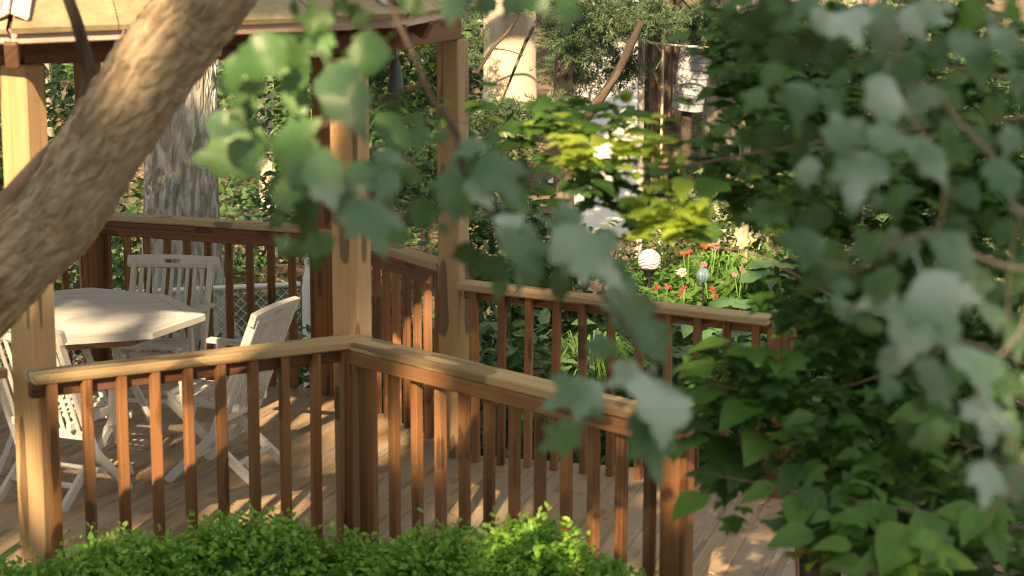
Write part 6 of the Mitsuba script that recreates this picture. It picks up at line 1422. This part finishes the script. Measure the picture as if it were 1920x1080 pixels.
flower('day_lily', 'yellow lily bloom on tall stems at the right of the flower garden', 1.71, 13.2, 0.36, 2, 'petal_yellow', 0.038, 6, 922, star=True)
flower('day_lily', 'lone yellow lily seen through the branches at the right', 2.86, 14.0, 0.78, 1, 'petal_yellow', 0.09, 6, 923, star=True)
flower('day_lily', 'small peach bloom left of the gazing ball, near the far railing', 0.60, 11.6, 0.32, 2, 'petal_peach', 0.05, 6, 924, star=True)
flower('garden_flower', 'soft orange blossom between the gazing ball and the red flowers', 1.12, 12.3, 0.36, 2, 'petal_peach', 0.035, 12, 925)

gb = thing('gazing_ball', 'white woven garden ball with purple grey swirls on a dark stand', 'garden ball')
s_ = trimesh.creation.uv_sphere(0.076, count=[40, 60]); V = np.array(s_.vertices)
add_mesh(gb, 'ball', 'ball_weave', (V + np.array([0.905, 12.5, 0.375]), np.array(s_.faces)), True, np.column_stack([np.arctan2(V[:, 1], V[:, 0]) / 6.2832 + 0.5, V[:, 2] / 0.152 + 0.5]))
m_ = trimesh.creation.revolve(np.array([(0.055, 0.0), (0.064, 0.012), (0.060, 0.016), (0.02, -0.03), (0.008, -0.06), (0.008, -0.7), (0.0, -0.7)]), sections=20); m_.apply_translation([0.905, 12.5, 0.31])
add_mesh(gb, 'stand', 'black_metal', m_, 40)
go = thing('glass_ornament', 'blue grey fluted glass ornament between two red flowers', 'ornament')
k = np.linspace(0, 2 * np.pi, 49); rows_ = []
for i, t in enumerate(np.linspace(0, 1, 14)):
    rr = 0.040 * (math.sin(math.pi * (0.12 + 0.80 * t)))**0.8 * (1 + 0.10 * np.cos(8 * k))
    rows_.append(np.column_stack([1.19 + rr * np.cos(k), 11.8 + rr * np.sin(k), np.full(49, 0.345 + 0.09 * t)]))
V = np.vstack(rows_); F = []
for i in range(13):
    for j in range(48): F += [(i * 49 + j, i * 49 + j + 1, (i + 1) * 49 + j + 1), (i * 49 + j, (i + 1) * 49 + j + 1, (i + 1) * 49 + j)]
add_mesh(go, 'shell', 'glass_blue', (V, np.array(F)), True)
add_mesh(go, 'stake', 'black_metal', tube([(1.19, 11.8, -0.6), (1.19, 11.8, 0.36)], [0.006, 0.006], 6))

def grass_clump(label, x, y, z0, h, n, seed, mat='blade', spread=0.16, group=None):
    r = np.random.default_rng(seed); t = thing('grass_clump', label, 'ornamental grass', group)
    V, F = [], []
    for i in range(n):
        a = r.uniform(0, 2 * np.pi); q = r.uniform(0.3, 1.0); w = 0.005 + 0.003 * r.uniform()
        o = np.array([math.cos(a), math.sin(a), 0]); side = np.array([-o[1], o[0], 0])
        b = np.array([x, y, z0]) + o * 0.04 * q
        hh = h * r.uniform(0.7, 1.1)
        pts = [b, b + o * spread * q * 0.35 + np.array([0, 0, hh * 0.6]), b + o * spread * q * 0.9 + np.array([0, 0, hh * 0.9]), b + o * spread * q * 1.7 + np.array([0, 0, hh * (1.0 - 0.35 * q)])]
        k0 = len(V)
        for j, p in enumerate(pts):
            ww = w * (1, 1.1, 0.8, 0.1)[j]
            V += [p - side * ww, p + side * ww]
        for j in range(3):
            c = k0 + 2 * j; F += [(c, c + 1, c + 3), (c, c + 3, c + 2)]
    add_mesh(t, 'blades', mat, (np.array(V), np.array(F)), True, kind='stuff')
grass_clump('bright arching grass clump behind the far railing', 0.44, 10.35, -0.25, 0.55, 420, 61, spread=0.22)
grass_clump('upright grassy leaves in front of the gazing ball', 0.86, 11.3, -0.05, 0.38, 260, 62, spread=0.16)
grass_clump('grassy lily leaves at the back of the flower garden', 1.45, 12.9, -0.05, 0.42, 300, 63, spread=0.22)
grass_clump('grassy tuft right of the red flowers', 1.55, 12.3, 0.0, 0.34, 260, 64, spread=0.2)
gr_ = np.random.default_rng(321)
def blanket(name, label, cat, n, xs, ys, size, mat, template, lift, test=None, seed=1, flat=1.5):
    r = np.random.default_rng(seed)
    P = np.column_stack([r.uniform(*xs, n), r.uniform(*ys, n)])
    if test is not None: P = P[test(P, r)]
    Z = (ground_z(P[:, 0], P[:, 1]) if lift else 0.006) + r.uniform(0.005, 1, len(P)) * lift
    P = np.column_stack([P, Z])
    D = rand_dirs(len(P), 0.0, r); D[:, 2] *= 0.35
    N = r.normal(0, 0.4, (len(P), 3)); N[:, 2] += flat
    v, f_ = scatter(P, D, N, size * r.uniform(0.6, 1.4, len(P)), template)
    scene[name] = mikit.ply((v, f_), mat); labels[name] = {'kind': 'stuff', 'label': label, 'category': cat}
def off_deck(P): return ~((P[:, 1] < 9.2) & (P[:, 0] < 1.8)) & ~((P[:, 1] < 11.2) & (P[:, 0] < -0.6))
def mask(scale, lo, seed):
    def fn(P, r):
        g = meshkit.fbm(np.column_stack([P * scale, np.zeros(len(P))]), 3, seed)
        return (g > lo) & off_deck(P) & ~((np.abs(P[:, 0] - drive_mid(P[:, 1])) < 1.1) & (P[:, 1] > 22))
    return fn
blanket('leaf_litter', 'brown fallen leaves covering the woodland floor', 'leaf litter', 42000, (-9, 9), (9.2, 34), 0.075, 'litter', SIMPLE, 0.02, mask(0.5, 0.0, 3), 11)
blanket('ground_cover', 'low leafy ground cover of ivy and seedlings between the trees', 'ground cover', 80000, (-9, 9), (9.2, 36), 0.07, 'leaf_cover', SIMPLE, 0.16, mask(0.45, 0.38, 5), 12)
blanket('garden_greenery', 'mixed low green leaves filling the flower garden', 'ground cover', 5200, (0.5, 2.3), (10.2, 13.8), 0.075, 'leaf_maple', SIMPLE, 0.32, None, 13, 0.9)
blanket('deck_litter', 'dry fallen leaf bits scattered on the deck planks', 'leaf litter', 260, (-1.6, 1.1), (6.9, 8.4), 0.03, 'litter', SIMPLE, 0.0, lambda P, r: r.uniform(0, 1, len(P)) < 0.12 + 0.88 * np.clip((P[:, 0] - 0.5) / 0.4, 0, 1), 14, 3.0)
